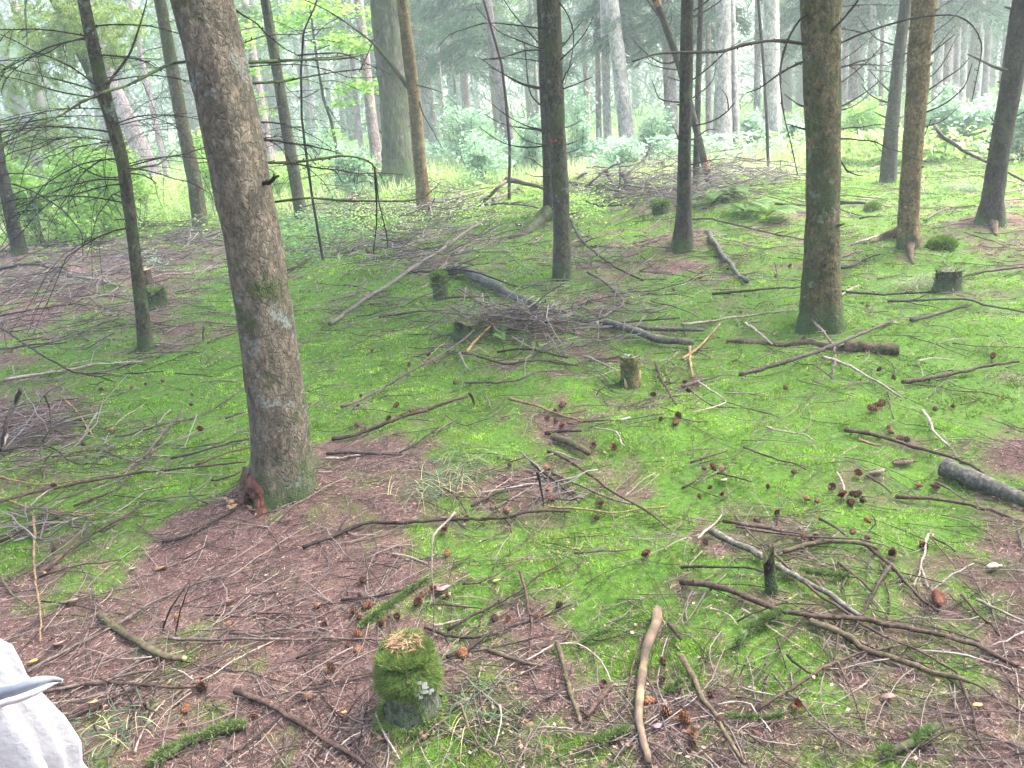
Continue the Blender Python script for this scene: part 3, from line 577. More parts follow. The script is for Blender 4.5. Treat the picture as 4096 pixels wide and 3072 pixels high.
def rot_hollow():
    T = TREES['T1']; g = np.random.default_rng(3); c = hit('Q5', 590, 880); Bx, By = T['B'][0], T['B'][1]; n = 64
    hc = hit('Q5', 478, 850); hx, hz = max(hc[0], Bx - .108), c[2] + .03
    front = lambda x: By - math.sqrt(max(.135 ** 2 - (x - Bx) ** 2, .045 ** 2))       # the face of the trunk foot
    V = np.zeros((n, n, 3)); K = np.zeros((n, n, 3))
    for i, v in enumerate(np.linspace(0, 1, n)):                   # one crumbling mass of red wood on the foot of the trunk
        for j, u in enumerate(np.linspace(-1, 1, n)):
            x = c[0] + .012 + u * .085 * (1 - .55 * v) + .03 * v; z = c[2] - .02 + v * .165; e = max(0, abs(u) ** 3 + max(0, v - .75) * 3)
            q = .6 * float(vnoise(x * 60, z * 32, 7)) + .4 * float(vnoise(x * 150, z * 90, 8)); y = front(x) - .004 - .026 * q - .06 * (1 - v) ** 3 + .045 * min(1, e)
            h = max(0, 1 - math.hypot(x - hx, (z - hz) * .9) / .04); y += .05 * min(1, h * 1.6); V[i, j] = (x, y, z); w_ = float(vnoise(x * 90, z * 50, 12))
            K[i, j] = (np.array((.03, .011, .009)) * (1 - w_) + np.array((.13, .05, .032)) * w_) * (1 - .85 * min(1, h * 2.2))  # darkened around the hole: shade of the recess put into the colour
    k = np.arange(n - 1); q = np.concatenate([np.stack([i * n + k, i * n + k + 1, (i + 1) * n + k + 1, (i + 1) * n + k], 1) for i in range(n - 1)]); mb = MB(); mb.add(V.reshape(-1, 3), [q], K.reshape(-1, 3)); o = mb.build('rotten_wood', M['tint'], T['root'], T['B']); o['label'] = 'crumbling red rotten wood'
    yh = front(hx) - .012; mb = MB(); m = 18; a = np.arange(m) * 2 * math.pi / m; rings = [np.array([hx, yh, hz]) + np.stack([np.cos(a) * r_, np.full(m, d_), np.sin(a) * r_], 1) for r_, d_ in ((.022, -.004), (.019, .006), (.013, .018), (.004, .022))]
    i_ = np.arange(m); mb.add(np.concatenate(rings), [np.concatenate([np.stack([i * m + i_, i * m + (i_ + 1) % m, (i + 1) * m + (i_ + 1) % m, (i + 1) * m + i_], 1) for i in range(3)]), (i_ + 3 * m)[None]], (.03, .013, .009)); o = mb.build('rot_hole', M['tint'], T['root'], T['B']); o['label'] = 'round dark hole in the rotten foot'  # dark bowl colour stands in for the shade inside the hole
    mb = MB()
    for (x, y) in ((335, 880), (350, 920), (715, 880), (700, 920), (590, 930), (640, 990), (740, 860), (560, 935), (330, 850)):
        P = hit('Q5', x, y, .008)
        for j in range(5):
            s = g.uniform(.006, .014); d = unit(g.normal(size=3) * [1, 1, .5]); Q = P + g.normal(0, .007, 3) * [1, 1, .4]
            mb.tube(np.stack([Q - d * s, Q + d * s]), [s * .6, s * .4], 5, [(.42, .27, .14), (.34, .2, .1), (.3, .16, .07)][j % 3], rough=.3)
    mb.build('wood_crumbs', M['tint'], T['root'], T['B'], smooth=False)
    line = np.array([hit('Q5', 575, 660, .05), hit('Q5', 500, 710, .02), hit('Q5', 420, 770, .0), hit('Q5', 350, 830, .0)]); mb = MB(); l = catmull(line, .02)
    l[:, 1] += .04; mb.tube(l, np.linspace(.045, .015, len(l)), 12, rough=.2); mb.build('root', M['log_bark'], T['root'], T['B'])
rot_hollow()

def paint_mark():
    T = TREES['T3']; mb = MB(); g = np.random.default_rng(5); yd = T['yd']
    for i in range(20):
        x = g.uniform(1645, 1735); y = 1535 + (x - 1640) * .14 + g.normal(0, 12); P = at_y('P3', x, y, yd)
        ax = np.array([np.interp(P[2], T['line'][:, 2], T['line'][:, k]) for k in range(3)]); r = float(np.interp(P[2], T['line'][:, 2], T['rad'])) * 1.03
        dx = np.clip(P[0] - ax[0], -r * .95, r * .95); dy = -math.sqrt(max(r * r - dx * dx, 0)); P[1] = ax[1] + dy - .002
        s = g.uniform(.003, .008); mb.add([P + [-s, 0, -s * .4], P + [s, 0, -s * .3], P + [s * .8, -.001, s * .4], P + [-s * .7, -.001, s * .4]], [np.array([[0, 1, 2, 3]])], (.42, .06, .035))
    o = mb.build('paint_mark', M['tint'], T['root'], T['B'], smooth=False); o['label'] = 'orange red sprayed paint mark'
    T = TREES['T4c']; mb = MB()
    for (p, x, y, w, l) in (('P4', 620, 25, 26, .18), ('Q2', 1995, 300, 26, .22)):
        P = at_y(p, x, y, T['yd']); ax = lambda z: np.array([np.interp(z, T['line'][:, 2], T['line'][:, k]) for k in range(3)])
        zz = np.linspace(P[2] - l / 2, P[2] + l / 2, 5); r = float(np.interp(P[2], T['line'][:, 2], T['rad']))
        mb.tube(np.array([ax(z) for z in zz]), r * np.array([.8, 1.02, 1.05, 1.02, .8]), 12, (.24, .11, .04), rough=.2)
    o = mb.build('bare_wood', M['tint'], T['root'], T['B']); o['label'] = 'orange wood where bark came off'
paint_mark()
# ------------------------------------------------------------------ far trees beyond the clearing
FARCROWN = [share(spray_cloud(30, (2.6, 7.0), 2.5, 330, 200 + i, .42, ((.03, .065, .035), (.09, .17, .085)), (.14, .34), .035, .55), 'crown', M['sprays']) for i in range(3)]
LIGHTCROWN = [share(spray_cloud(26, (3.6, 8), 3.0, 190, 220 + i, .3, ((.05, .10, .035), (.14, .24, .08)), (.14, .3), .04, .6), 'crown', M['sprays']) for i in range(2)]
FAR = []
def far_tree(label, mat, pts, crown, name='spruce_tree', sides=18, flare=.3, rz=0, yd=None, base_dist=None):
    (x0, y0, w0) = pts[0]
    if base_dist:                                                 # foot hidden by undergrowth: stand it at a distance
        d = ray('Z', x0, y0); P = CAM + d * (base_dist / math.hypot(d[0], d[1])); P[2] = float(hgt(P[0], P[1]))
    else: P = hit('Z', x0, y0)
    B = P; line = [B - [0, 0, .1]]; rad = [wpx(w0, 'Z', B) / 2]
    for x, y, w in pts[1:]:
        Q = at_y('Z', x, y, B[1])
        if Q[2] > line[-1][2] + .05: line.append(Q); rad.append(wpx(w, 'Z', Q) / 2)
    line = np.array(line); d = (line[-1] - line[0]); d = d / max(d[2], .3); top = line[-1]
    e = np.array([top + np.array([d[0] * .6, d[1] * .6, 1]) * h for h in np.linspace(1, 17 - top[2], 6)]); line = np.vstack([line, e]); rad = np.array(rad + list(np.linspace(rad[-1] * .95, .06, 6)))
    root = empty(name, B); tag(root, label, 'tree', 'trees beyond the clearing')
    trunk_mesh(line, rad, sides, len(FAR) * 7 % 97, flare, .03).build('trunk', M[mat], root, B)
    if crown is not None and math.hypot(B[0], B[1]) > 20.5:
        cm = (FARCROWN + LIGHTCROWN)[crown]; o = link_part(cm, 'crown', root, None, (len(FAR) * 2.3 + rz) % 6.28, 1); i = np.argmin(abs(line[:, 2] - 6)); o.location = (line[i][0] - B[0], line[i][1] - B[1], 0)
    FAR.append(root); return root

F = far_tree
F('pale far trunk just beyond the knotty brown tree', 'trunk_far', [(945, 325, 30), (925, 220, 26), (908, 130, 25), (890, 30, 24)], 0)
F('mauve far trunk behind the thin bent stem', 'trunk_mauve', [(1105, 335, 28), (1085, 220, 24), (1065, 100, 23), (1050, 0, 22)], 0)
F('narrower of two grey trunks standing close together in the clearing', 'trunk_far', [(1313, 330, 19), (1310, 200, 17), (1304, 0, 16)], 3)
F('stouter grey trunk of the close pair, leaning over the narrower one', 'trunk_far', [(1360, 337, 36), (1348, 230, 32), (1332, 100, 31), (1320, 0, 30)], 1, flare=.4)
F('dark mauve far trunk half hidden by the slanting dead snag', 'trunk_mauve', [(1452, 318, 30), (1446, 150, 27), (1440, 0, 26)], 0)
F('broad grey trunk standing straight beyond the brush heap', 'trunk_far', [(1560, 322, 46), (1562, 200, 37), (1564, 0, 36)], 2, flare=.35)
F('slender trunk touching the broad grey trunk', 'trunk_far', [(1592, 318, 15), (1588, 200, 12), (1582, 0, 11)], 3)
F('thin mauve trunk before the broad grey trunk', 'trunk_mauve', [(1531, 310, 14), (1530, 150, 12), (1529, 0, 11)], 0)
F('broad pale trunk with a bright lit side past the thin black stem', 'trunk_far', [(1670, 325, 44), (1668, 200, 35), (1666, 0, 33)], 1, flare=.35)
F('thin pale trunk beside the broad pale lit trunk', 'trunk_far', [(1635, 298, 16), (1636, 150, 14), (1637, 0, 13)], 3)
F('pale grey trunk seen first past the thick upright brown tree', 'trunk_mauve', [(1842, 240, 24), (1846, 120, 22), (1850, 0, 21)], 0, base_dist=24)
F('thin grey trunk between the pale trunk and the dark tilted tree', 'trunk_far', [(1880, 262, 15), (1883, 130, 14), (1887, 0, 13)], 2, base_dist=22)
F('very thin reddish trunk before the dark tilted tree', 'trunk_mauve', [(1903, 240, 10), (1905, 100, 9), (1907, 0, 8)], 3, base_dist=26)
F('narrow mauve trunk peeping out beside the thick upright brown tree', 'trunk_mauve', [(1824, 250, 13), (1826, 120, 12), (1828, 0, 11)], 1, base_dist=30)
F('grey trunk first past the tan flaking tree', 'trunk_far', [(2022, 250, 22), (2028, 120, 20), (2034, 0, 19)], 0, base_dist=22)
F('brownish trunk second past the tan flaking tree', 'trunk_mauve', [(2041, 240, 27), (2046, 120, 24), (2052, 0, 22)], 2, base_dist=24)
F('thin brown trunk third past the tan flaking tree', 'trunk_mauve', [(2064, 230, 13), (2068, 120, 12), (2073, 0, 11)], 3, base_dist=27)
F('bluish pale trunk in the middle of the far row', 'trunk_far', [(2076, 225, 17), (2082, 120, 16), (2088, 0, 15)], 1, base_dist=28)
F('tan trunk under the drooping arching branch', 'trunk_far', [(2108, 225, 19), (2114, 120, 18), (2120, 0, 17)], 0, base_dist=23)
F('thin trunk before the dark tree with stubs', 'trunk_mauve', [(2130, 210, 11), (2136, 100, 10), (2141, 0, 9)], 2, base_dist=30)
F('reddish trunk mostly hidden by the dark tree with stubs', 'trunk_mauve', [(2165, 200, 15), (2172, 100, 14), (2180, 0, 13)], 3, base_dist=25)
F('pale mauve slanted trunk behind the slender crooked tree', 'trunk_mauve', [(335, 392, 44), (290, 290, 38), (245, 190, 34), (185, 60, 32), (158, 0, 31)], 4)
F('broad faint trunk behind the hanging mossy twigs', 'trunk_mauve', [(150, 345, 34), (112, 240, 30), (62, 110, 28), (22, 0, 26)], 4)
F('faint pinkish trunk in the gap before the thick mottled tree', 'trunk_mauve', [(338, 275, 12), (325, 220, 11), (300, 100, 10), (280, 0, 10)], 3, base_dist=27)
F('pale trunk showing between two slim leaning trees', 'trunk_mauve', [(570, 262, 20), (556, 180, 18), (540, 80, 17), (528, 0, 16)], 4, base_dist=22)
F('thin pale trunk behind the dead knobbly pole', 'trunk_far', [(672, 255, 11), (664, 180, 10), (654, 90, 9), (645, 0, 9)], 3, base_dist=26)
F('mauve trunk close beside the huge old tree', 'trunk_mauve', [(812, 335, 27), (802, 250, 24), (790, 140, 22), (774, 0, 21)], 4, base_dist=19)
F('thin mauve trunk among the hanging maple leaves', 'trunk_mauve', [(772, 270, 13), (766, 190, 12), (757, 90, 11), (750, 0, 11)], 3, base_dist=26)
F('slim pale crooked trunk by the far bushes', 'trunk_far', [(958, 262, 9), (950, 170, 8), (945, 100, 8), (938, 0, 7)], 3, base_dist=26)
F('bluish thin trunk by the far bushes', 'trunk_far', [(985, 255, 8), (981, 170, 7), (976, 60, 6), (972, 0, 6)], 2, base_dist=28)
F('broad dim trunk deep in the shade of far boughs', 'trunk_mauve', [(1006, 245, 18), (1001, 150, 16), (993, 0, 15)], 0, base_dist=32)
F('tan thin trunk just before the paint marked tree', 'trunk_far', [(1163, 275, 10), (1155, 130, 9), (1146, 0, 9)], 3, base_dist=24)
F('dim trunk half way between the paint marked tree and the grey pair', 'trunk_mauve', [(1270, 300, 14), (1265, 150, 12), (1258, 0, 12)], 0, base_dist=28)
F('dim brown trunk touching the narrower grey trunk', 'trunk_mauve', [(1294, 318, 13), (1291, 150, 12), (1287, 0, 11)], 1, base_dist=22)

def far_wood():                                                  # the wood behind, where single trees merge
    g = np.random.default_rng(77); mb = MB(); sp_ = MB()
    for i in range(170):
        r = g.uniform(30, 72); a = g.uniform(-1.05, 1.05); x, y = r * math.sin(a), r * math.cos(a); z = float(hgt(x, y)); R = g.uniform(.09, .24)
        l = np.array([[x, y, z - .1], [x + g.normal(0, .1), y, z + 6], [x + g.normal(0, .3), y, z + 15]]); c = np.array([(.27, .22, .21), (.20, .18, .165), (.34, .28, .28)][i % 3])
        mb.tube(l, [R * 1.15, R, R * .5], 8, c)
    n = 300000; r = g.uniform(32, 74, n); a = g.uniform(-1.05, 1.05, n); z = g.uniform(0, 1, n) ** .9 * 9
    x, y = r * np.sin(a), r * np.cos(a); den = vnoise(x * .35, y * .35, 61) * .7 + .3 * vnoise(x * .9 + z * .6, y * .9, 62); keep = (den > .37 + .12 * np.clip((3.0 - z) / 3.0, -1, 1) ) ; x, y, z, r = x[keep], y[keep], z[keep], r[keep]
    P = np.stack([x, y, z + hgt(x, y)], 1); d = unit(np.stack([g.normal(size=len(x)), g.normal(size=len(x)), g.normal(-.7, .5, len(x))], 1))
    f = np.clip(g.random(len(x)) * .6 + .5 * vnoise(x, y, 63), 0, 1)[:, None]; c = np.array([.035, .07, .045]) * (1 - f) + np.array([.11, .18, .095]) * f
    mb.add(*blades(P, d, g.uniform(.3, .7, len(x)), g.uniform(.04, .10, len(x)), c))
    n = 13000; a = g.uniform(.85, 2 * math.pi - .85, n); r = 2.5 + 12 * np.sqrt(g.random(n)); z = g.uniform(3.6, 9, n); x, y = r * np.sin(a), r * np.cos(a)     # unseen canopy added beside and behind to shade the near floor
    P = np.stack([x, y, z], 1); d = unit(np.stack([g.normal(size=n), g.normal(size=n), g.normal(-.3, .4, n)], 1)); mb.add(*blades(P, d, g.uniform(.5, 1.1, n), g.uniform(.10, .22, n), np.tile((.05, .08, .035), (n, 1))))
    n = 5000; a = g.uniform(1.5, 2 * math.pi - 1.5, n); r = g.uniform(5, 15, n); P = np.stack([r * np.sin(a), r * np.cos(a), g.uniform(1.2, 6, n)], 1); d = unit(np.stack([g.normal(size=n), g.normal(size=n), g.normal(-.4, .4, n)], 1)); mb.add(*blades(P, d, g.uniform(.5, 1.1, n), g.uniform(.1, .22, n), np.tile((.05, .08, .035), (n, 1))))  # unseen low foliage added behind the camera to block low light
    for i in range(26):  # unseen trunks under the added canopy
        a = g.uniform(.95, 2 * math.pi - .95); r = g.uniform(3, 14); x, y = r * math.sin(a), r * math.cos(a); R = g.uniform(.09, .15); mb.tube(np.array([[x, y, -.2], [x, y, 5], [x, y, 11]]), [R * 1.1, R * .9, R * .4], 10, (.13, .10, .07))
    o = mb.build('far_wood', M['sprays'], smooth=False); tag(o, 'hazy blue green wood of trunks and boughs far behind the clearing, plus unseen canopy added for shade', 'wood', None, 'stuff')
far_wood()

# ------------------------------------------------------------------ shrubs, ferns and ground plants
def leaf_cloud(mb, g, C, R, n, L, pal, clumps=14, flat_=.5, stems=True):
    C = np.asarray(C, float); cc = C + g.normal(0, .42, (clumps, 3)) * R; cc[:, 2] = np.maximum(cc[:, 2], C[2] - R[2] * .8)
    k = g.integers(0, clumps, n); P = cc[k] + g.normal(0, .2, (n, 3)) * R; P[:, 2] = np.maximum(P[:, 2], C[2] - R[2])
    nrm = unit(np.stack([g.normal(0, 1, n) * flat_, g.normal(0, 1, n) * flat_, np.abs(g.normal(1, .3, n))], 1)); al = g.normal(size=(n, 3)); 
    lo, hi = np.array(pal[0]), np.array(pal[1]); f = np.clip(.5 * g.random(clumps)[k] + .5 * g.random(n), 0, 1)[:, None]; c = lo * (1 - f) + hi * f
    mb.add(*leafquads(P, nrm, al, L * g.uniform(.6, 1.3, n), L * g.uniform(.4, .7, n), c)); return cc

SHRUBS = []
def shrub(label, x, y, w, h, pal, dist=None, n=900, leaf=.085, group='leafy shrubs at the clearing edge'):
    g = np.random.default_rng(len(SHRUBS) + 400)
    if dist: d = ray('Z', x, y); B = CAM + d * (dist / math.hypot(d[0], d[1])); B[2] = float(hgt(B[0], B[1]))
    else: B = hit('Z', x, y)
    Wm = wpx(w, 'Z', B); H = max(.3, at_y('Z', x, y - h, B[1])[2] - B[2]); root = empty('shrub', B); tag(root, label, 'shrub', group)
    mb = MB(); cc = leaf_cloud(mb, g, B + [0, 0, H * .55], np.array([Wm * .5, Wm * .45, H * .5]), n, leaf, pal, 20); mb.build('foliage', M['leaf'], root, B, smooth=False)
    mb = MB()
    for c in cc[:12]: mb.tube(catmull(np.array([B + g.normal(0, .05, 3) * [1, 1, 0], (B + c) / 2 + g.normal(0, .06, 3), c]), .15), .006, 4)
    mb.build('stem', M['dark'], root, B); SHRUBS.append(root)
PB = ((.06, .13, .045), (.17, .32, .10)); PL = ((.13, .26, .035), (.34, .58, .10)); PG = ((.13, .26, .14), (.33, .50, .32))
shrub('pale leafy bush mass between the leaning pale trunks beyond the clearing', 1010, 318, 120, 95, PG, 18.5, 2600)
shrub('round leafy bush by the fence post past the thin bent stem', 1150, 322, 80, 90, PG, 18, 1700)
shrub('leafy bush behind the paint marked tree', 1250, 325, 80, 100, PG, 18, 1700)
shrub('light leafy bush at the foot of the stout grey trunk', 1405, 322, 70, 90, PG, 17.5, 1700)
shrub('bushy sapling between the broad grey trunk and the thin pale trunk', 1622, 305, 60, 70, PG, 17.5, 1500)
shrub('low bush beside the thick upright brown tree', 1715, 318, 60, 60, PG, 17, 1200)
shrub('bright bush filling the gap before the dark tilted tree', 1860, 305, 100, 80, PL, 18, 2000)
shrub('light bush behind the tan flaking tree', 2030, 330, 90, 110, PG, 15, 2000)
shrub('big pale bush on the rise beside the dark tree with stubs', 2100, 345, 130, 120, PG, 15, 2600)
shrub('bush at the picture edge behind the dark tree with stubs', 2205, 330, 90, 140, PG, 14, 2000)
shrub('bright yellow green bush under the hanging mossy twig', 175, 470, 190, 130, PL, 14, 2600, .085)
shrub('bright leafy bush behind the dark slanting tree', 75, 480, 130, 130, PL, 14.5, 1900, .085)
shrub('leafy bush behind the foot of the strongly slanted tree', 290, 420, 130, 110, PL, 15, 1800, .08)
shrub('pale bush between two slim leaning trees', 520, 400, 110, 110, PG, None, 1100)
shrub('light bush behind the maple sapling', 690, 372, 130, 100, PG, None, 1300)
shrub('low pale bush behind the dead knobbly pole', 600, 430, 110, 70, PL, None, 900)

shrub('tall yellow green bush at the picture edge under the drooping dead twigs', 20, 470, 130, 190, PL, 14.5, 2600, .085)
shrub('leafy bush under the strongly slanted tree, topped by pale twigs', 225, 470, 110, 150, PL, 15, 2200, .08)
shrub('light green bush right behind the thick mottled tree', 470, 440, 120, 150, PL, 15.5, 1800, .08)
shrub('pale low bush in the gap before the huge old tree', 765, 400, 100, 90, PG, 15, 1500, .08)
shrub('wide pale bush low in the clearing past the knotty brown tree', 1040, 370, 150, 70, PG, 16, 1900, .08)
shrub('pale grassy bush in the clearing behind the grey cut branch', 1340, 365, 130, 60, PG, 15, 1600, .08)

def maple_leaves():
    T = TREES['T16']; g = np.random.default_rng(9); mb = MB()
    for (p, x, y, w, h, n, dy) in (('P2', 700, 250, 420, 130, 130, .2), ('P2', 1150, 130, 420, 120, 130, .3), ('P2', 1250, 450, 420, 110, 150, .1), ('P2', 250, 420, 190, 200, 70, -.1), ('P2', 1500, 540, 320, 90, 110, .3),
        ('P2', 1480, 950, 380, 110, 120, .2), ('P2', 1250, 1050, 90, 60, 9, -.1), ('P2', 1300, 1150, 280, 50, 45, .1), ('P2', 700, 880, 200, 110, 40, 0), ('P2', 350, 1060, 110, 90, 18, 0), ('P2', 430, 1240, 150, 90, 24, 0), ('P2', 1750, 330, 230, 90, 70, .4),
        ('P2', 1650, 180, 200, 90, 50, .4), ('P2', 1880, 1230, 160, 50, 30, .4), ('P2', 1200, 1480, 120, 80, 22, 0), ('P2', 300, 780, 160, 80, 40, 0), ('P2', 900, 60, 400, 60, 90, .2)):
        P = at_y(p, x, y, T['yd'] + dy); Wm, H = wpx(w, p, P), wpx(h, p, P); n = int(n * 1.8); C = P + g.normal(size=(n, 3)) * [Wm * .42, .28, H * .36]
        nrm = unit(np.stack([g.normal(0, .45, n), g.normal(-.25, .4, n), np.ones(n)], 1)); al = np.stack([g.normal(size=n), g.normal(size=n), g.normal(-.2, .2, n)], 1)
        f = g.random(n)[:, None]; c = np.array([.12, .27, .025]) * (1 - f) + np.array([.32, .58, .07]) * f
        L = g.uniform(.07, .12, n)
        for da, sc_ in ((0, 1), (.75, .8), (-.75, .8)):                # three lobes to a leaf
            a2 = unit(al - nrm * np.sum(al * nrm, 1)[:, None]); s2 = np.cross(nrm, a2); d2 = a2 * math.cos(da) + s2 * math.sin(da)
            mb.add(*leafquads(C + d2 * (L * .35 * sc_)[:, None], nrm, d2, L * sc_, L * .55 * sc_, c))
    o = mb.build('foliage', M['leaf'], T['root'], T['B'], smooth=False)
maple_leaves()

def larch_sprays():                                              # soft green sprays on the slanted tree
    T = TREES['T12']; g = np.random.default_rng(19); mb = MB()
    for (x, y, w, h, n) in ((165, 40, 110, 80, 3200), (120, 90, 60, 60, 900), (50, 170, 100, 60, 1200), (215, 100, 60, 40, 900), (110, 280, 90, 70, 1000), (215, 420, 80, 40, 2200), (180, 395, 90, 30, 1200), (120, 375, 80, 20, 700), (30, 300, 60, 80, 900), (150, 330, 90, 40, 900), (20, 60, 70, 90, 900), (270, 30, 50, 50, 500)):
        n = int(n * 2.2); C = at_y('Z', x, y, T['yd'] - .3); Wm, H = wpx(w, 'Z', C), wpx(h, 'Z', C); k = max(5, n // 45); tw = C + g.normal(size=(k, 3)) * [Wm * .45, .35, H * .4]; d0 = unit(np.stack([g.normal(0, .8, k), g.normal(0, .4, k), g.normal(-.6, .3, k)], 1))
        j = g.integers(0, k, n); u = g.uniform(0, .28, n); P = tw[j] + d0[j] * u[:, None]; d = unit(d0[j] * .5 + g.normal(size=(n, 3)) * .7); f = g.random(n)[:, None]
        c = np.array([.08, .13, .03]) * (1 - f) + np.array([.24, .36, .08]) * f; c[g.random(n) < .03] = (.42, .34, .04)
        mb.add(*blades(P, d, g.uniform(.07, .16, n), np.full(n, .016), c))
        for q in range(k): mb.tube(np.stack([tw[q], tw[q] + d0[q] * .3]), .003, 3, (.05, .045, .035))
    mb.build('foliage', M['sprays'], T['root'], T['B'], smooth=False)
larch_sprays()

def fern(label, pos, n, L, seed, pal=((.05, .12, .025), (.13, .27, .05)), group=None, spread=(0, 6.28), up=.8):
    g = np.random.default_rng(seed); root = empty('fern', pos); tag(root, label, 'fern', group)
    for i in range(n):
        a = g.uniform(*spread); l = L * g.uniform(.65, 1.1); t = np.linspace(0, 1, 14); mb = MB()
        line = pos + np.stack([np.cos(a) * t * l * .9, np.sin(a) * t * l * .9, (up * t - (up + .05) * .8 * t * t) * l], 1); mb.tube(line, np.linspace(.004, .0012, 14) * (L / .5), 4, pal[0])
        u = np.linspace(.12, 1, 30); P = np.array([np.interp(u, t, line[:, k]) for k in range(3)]).T; tg = unit(np.gradient(P, axis=0)); s = unit(np.cross(tg, [0, 0, 1.]))
        w = l * .30 * np.sin(np.clip(u * 1.05, 0, 1) * math.pi) ** .8 * (1.15 - u * .6) + .01; nr = unit(np.cross(s, tg))
        for sg in (1, -1):
            d = unit(s * sg + tg * .45 - nr * 0); c = np.array(pal[0]) + (np.array(pal[1]) - pal[0]) * g.uniform(.3, 1, 30)[:, None]; mb.add(*leafquads(P + d * (w * .5)[:, None], nr, d, w, np.full(30, l * .035), c))
        mb.build('frond', M['leaf'], root, pos, smooth=False)
for i, (x, y, n, L, lab) in enumerate(((1605, 455, 9, .5, 'light green fern draped over the needle bank'), (1545, 432, 6, .42, 'fern half shaded beside the slanting dead snag'), (1655, 468, 6, .42, 'fern at the edge of the bank toward the thick upright brown tree'),
    (1575, 420, 6, .42, 'fern spreading at the back of the needle bank'), (838, 395, 8, .75, 'dark green fern against the huge old tree'), (1062, 728, 3, .22, 'small pale fern poking from the twig mound'), (1462, 448, 4, .3, 'small fern beside the moss capped stump'))):
    fern(lab, hit('Z', x, y), n, L, 60 + i, spread=((-3.3, .2) if i != 5 else (-1.2, 1.0)))

def ground_leaves():                                             # low brambles and seedlings nobody could count
    g = np.random.default_rng(88); mb = MB()
    for (x, y, w, h, n, L, pal) in ((700, 510, 170, 60, 900, .05, PB), (600, 520, 120, 70, 500, .05, PB), (770, 490, 130, 60, 500, .045, PL), (150, 490, 320, 60, 1500, .05, PL), (380, 470, 160, 60, 600, .045, PL), (1260, 455, 140, 60, 700, .035, PL),
        (1020, 470, 120, 50, 350, .03, PL), (860, 480, 130, 50, 350, .035, PL), (560, 430, 250, 60, 1200, .05, PL), (330, 450, 160, 50, 900, .045, PL), (1010, 352, 480, 14, 2200, .10, PG), (1400, 350, 420, 12, 2000, .10, PG), (600, 385, 360, 25, 1600, .09, PL), (1900, 350, 380, 14, 1500, .09, PL), (250, 430, 420, 30, 1600, .09, PL), (760, 420, 140, 60, 600, .04, PB), (330, 580, 60, 30, 120, .03, PG), (680, 560, 160, 40, 240, .035, PB), (980, 400, 160, 40, 500, .04, PL)):
        for q in range(n):
            pass
        xs = x + g.normal(0, .32, n) * w; ys = y + g.normal(0, .32, n) * h
        P = np.array([hit('Z', a, max(b, 345)) for a, b in zip(xs, ys)]); P[:, 2] += g.uniform(.03, .22, n) * np.clip(L / .04, .5, 2.3)
        nrm = unit(np.stack([g.normal(0, .4, n), g.normal(-.2, .4, n), np.ones(n)], 1)); f = g.random(n)[:, None]; c = np.array(pal[0]) * (1 - f) + np.array(pal[1]) * f
        mb.add(*leafquads(P, nrm, g.normal(size=(n, 3)), L * g.uniform(.7, 1.4, n), L * g.uniform(.5, .9, n), c))
    o = mb.build('ground_cover', M['leaf'], smooth=False); tag(o, 'low green brambles and seedlings covering the far floor', 'ground cover', None, 'stuff')
ground_leaves()

def clearing_grass(n=70000):
    g = np.random.default_rng(91); r = np.exp(g.uniform(math.log(10.5), math.log(34), n)); a = g.uniform(-.85, .85, n); x, y = r * np.sin(a), r * np.cos(a)
    P = np.stack([x, y, hgt(x, y)], 1); u, v = project(P); edge = np.interp(u, [0, 300, 700, 950, 1250, 1700, 1800, 2212], [520, 500, 440, 415, 385, 385, 355, 330]); k = v < edge + 25 * (vnoise(x * .9, y * .9, 92) - .5)
    P, r, x, y = P[k], r[k], x[k], y[k]; n = len(P); d = unit(np.stack([g.normal(0, .28, n), g.normal(0, .28, n), np.ones(n)], 1)); t = vnoise(x * .7, y * .7, 93)
    f = np.clip(t * 1.3 - .2 + g.normal(0, .2, n), 0, 1)[:, None]; c = np.array([.20, .30, .10]) * (1 - f) + np.array([.46, .54, .27]) * f; s = g.random(n) < .18; c[s] = np.array([.55, .50, .30]) * g.uniform(.8, 1.2, (s.sum(), 1))
    mb = MB(); mb.add(*blades(P, d, g.uniform(.10, .32, n) * (.5 + .9 * t), np.maximum(.006, r * .0011), c)); o = mb.build('grass', M['leaf'], smooth=False)
    tag(o, 'tall pale grass growing in the bright clearing', 'grass', None, 'stuff')
clearing_grass()

def posts():
    for i, (p, x, y0, y1, lab) in enumerate((('Z', 1295, 327, 277, 'slim grey fence post before the narrower grey trunk'), ('Z', 1049, 327, 283, 'slim pale fence post in the bushes behind the thin bent stem'), ('Z', 818, 336, 300, 'slim pale fence post beside the huge old tree'))):
        B = hit(p, x, y0); T = at_y(p, x, y1, B[1]); mb = MB(); h = T[2] - B[2]; B0 = B - [0, 0, .1]
        for sx, sy, w, d in ((0, 0, .028, .006), (0, .012, .006, .024)):                    # a T-section steel post
            c = B + [sx, sy, (h - .1) / 2]; e = np.array([w, d, h / 2 + .05]); v = np.array([[a, b, q] for a in (-1, 1) for b in (-1, 1) for q in (-1, 1)]) * e + c
            mb.add(v, [np.array([[0, 1, 3, 2], [4, 6, 7, 5], [0, 4, 5, 1], [2, 3, 7, 6], [0, 2, 6, 4], [1, 5, 7, 3]])], (.30, .33, .34))
        o = mb.build('fence_post', M['tint'], None, B, smooth=False); tag(o, lab, 'fence post', 'slim posts of a fence')
posts()
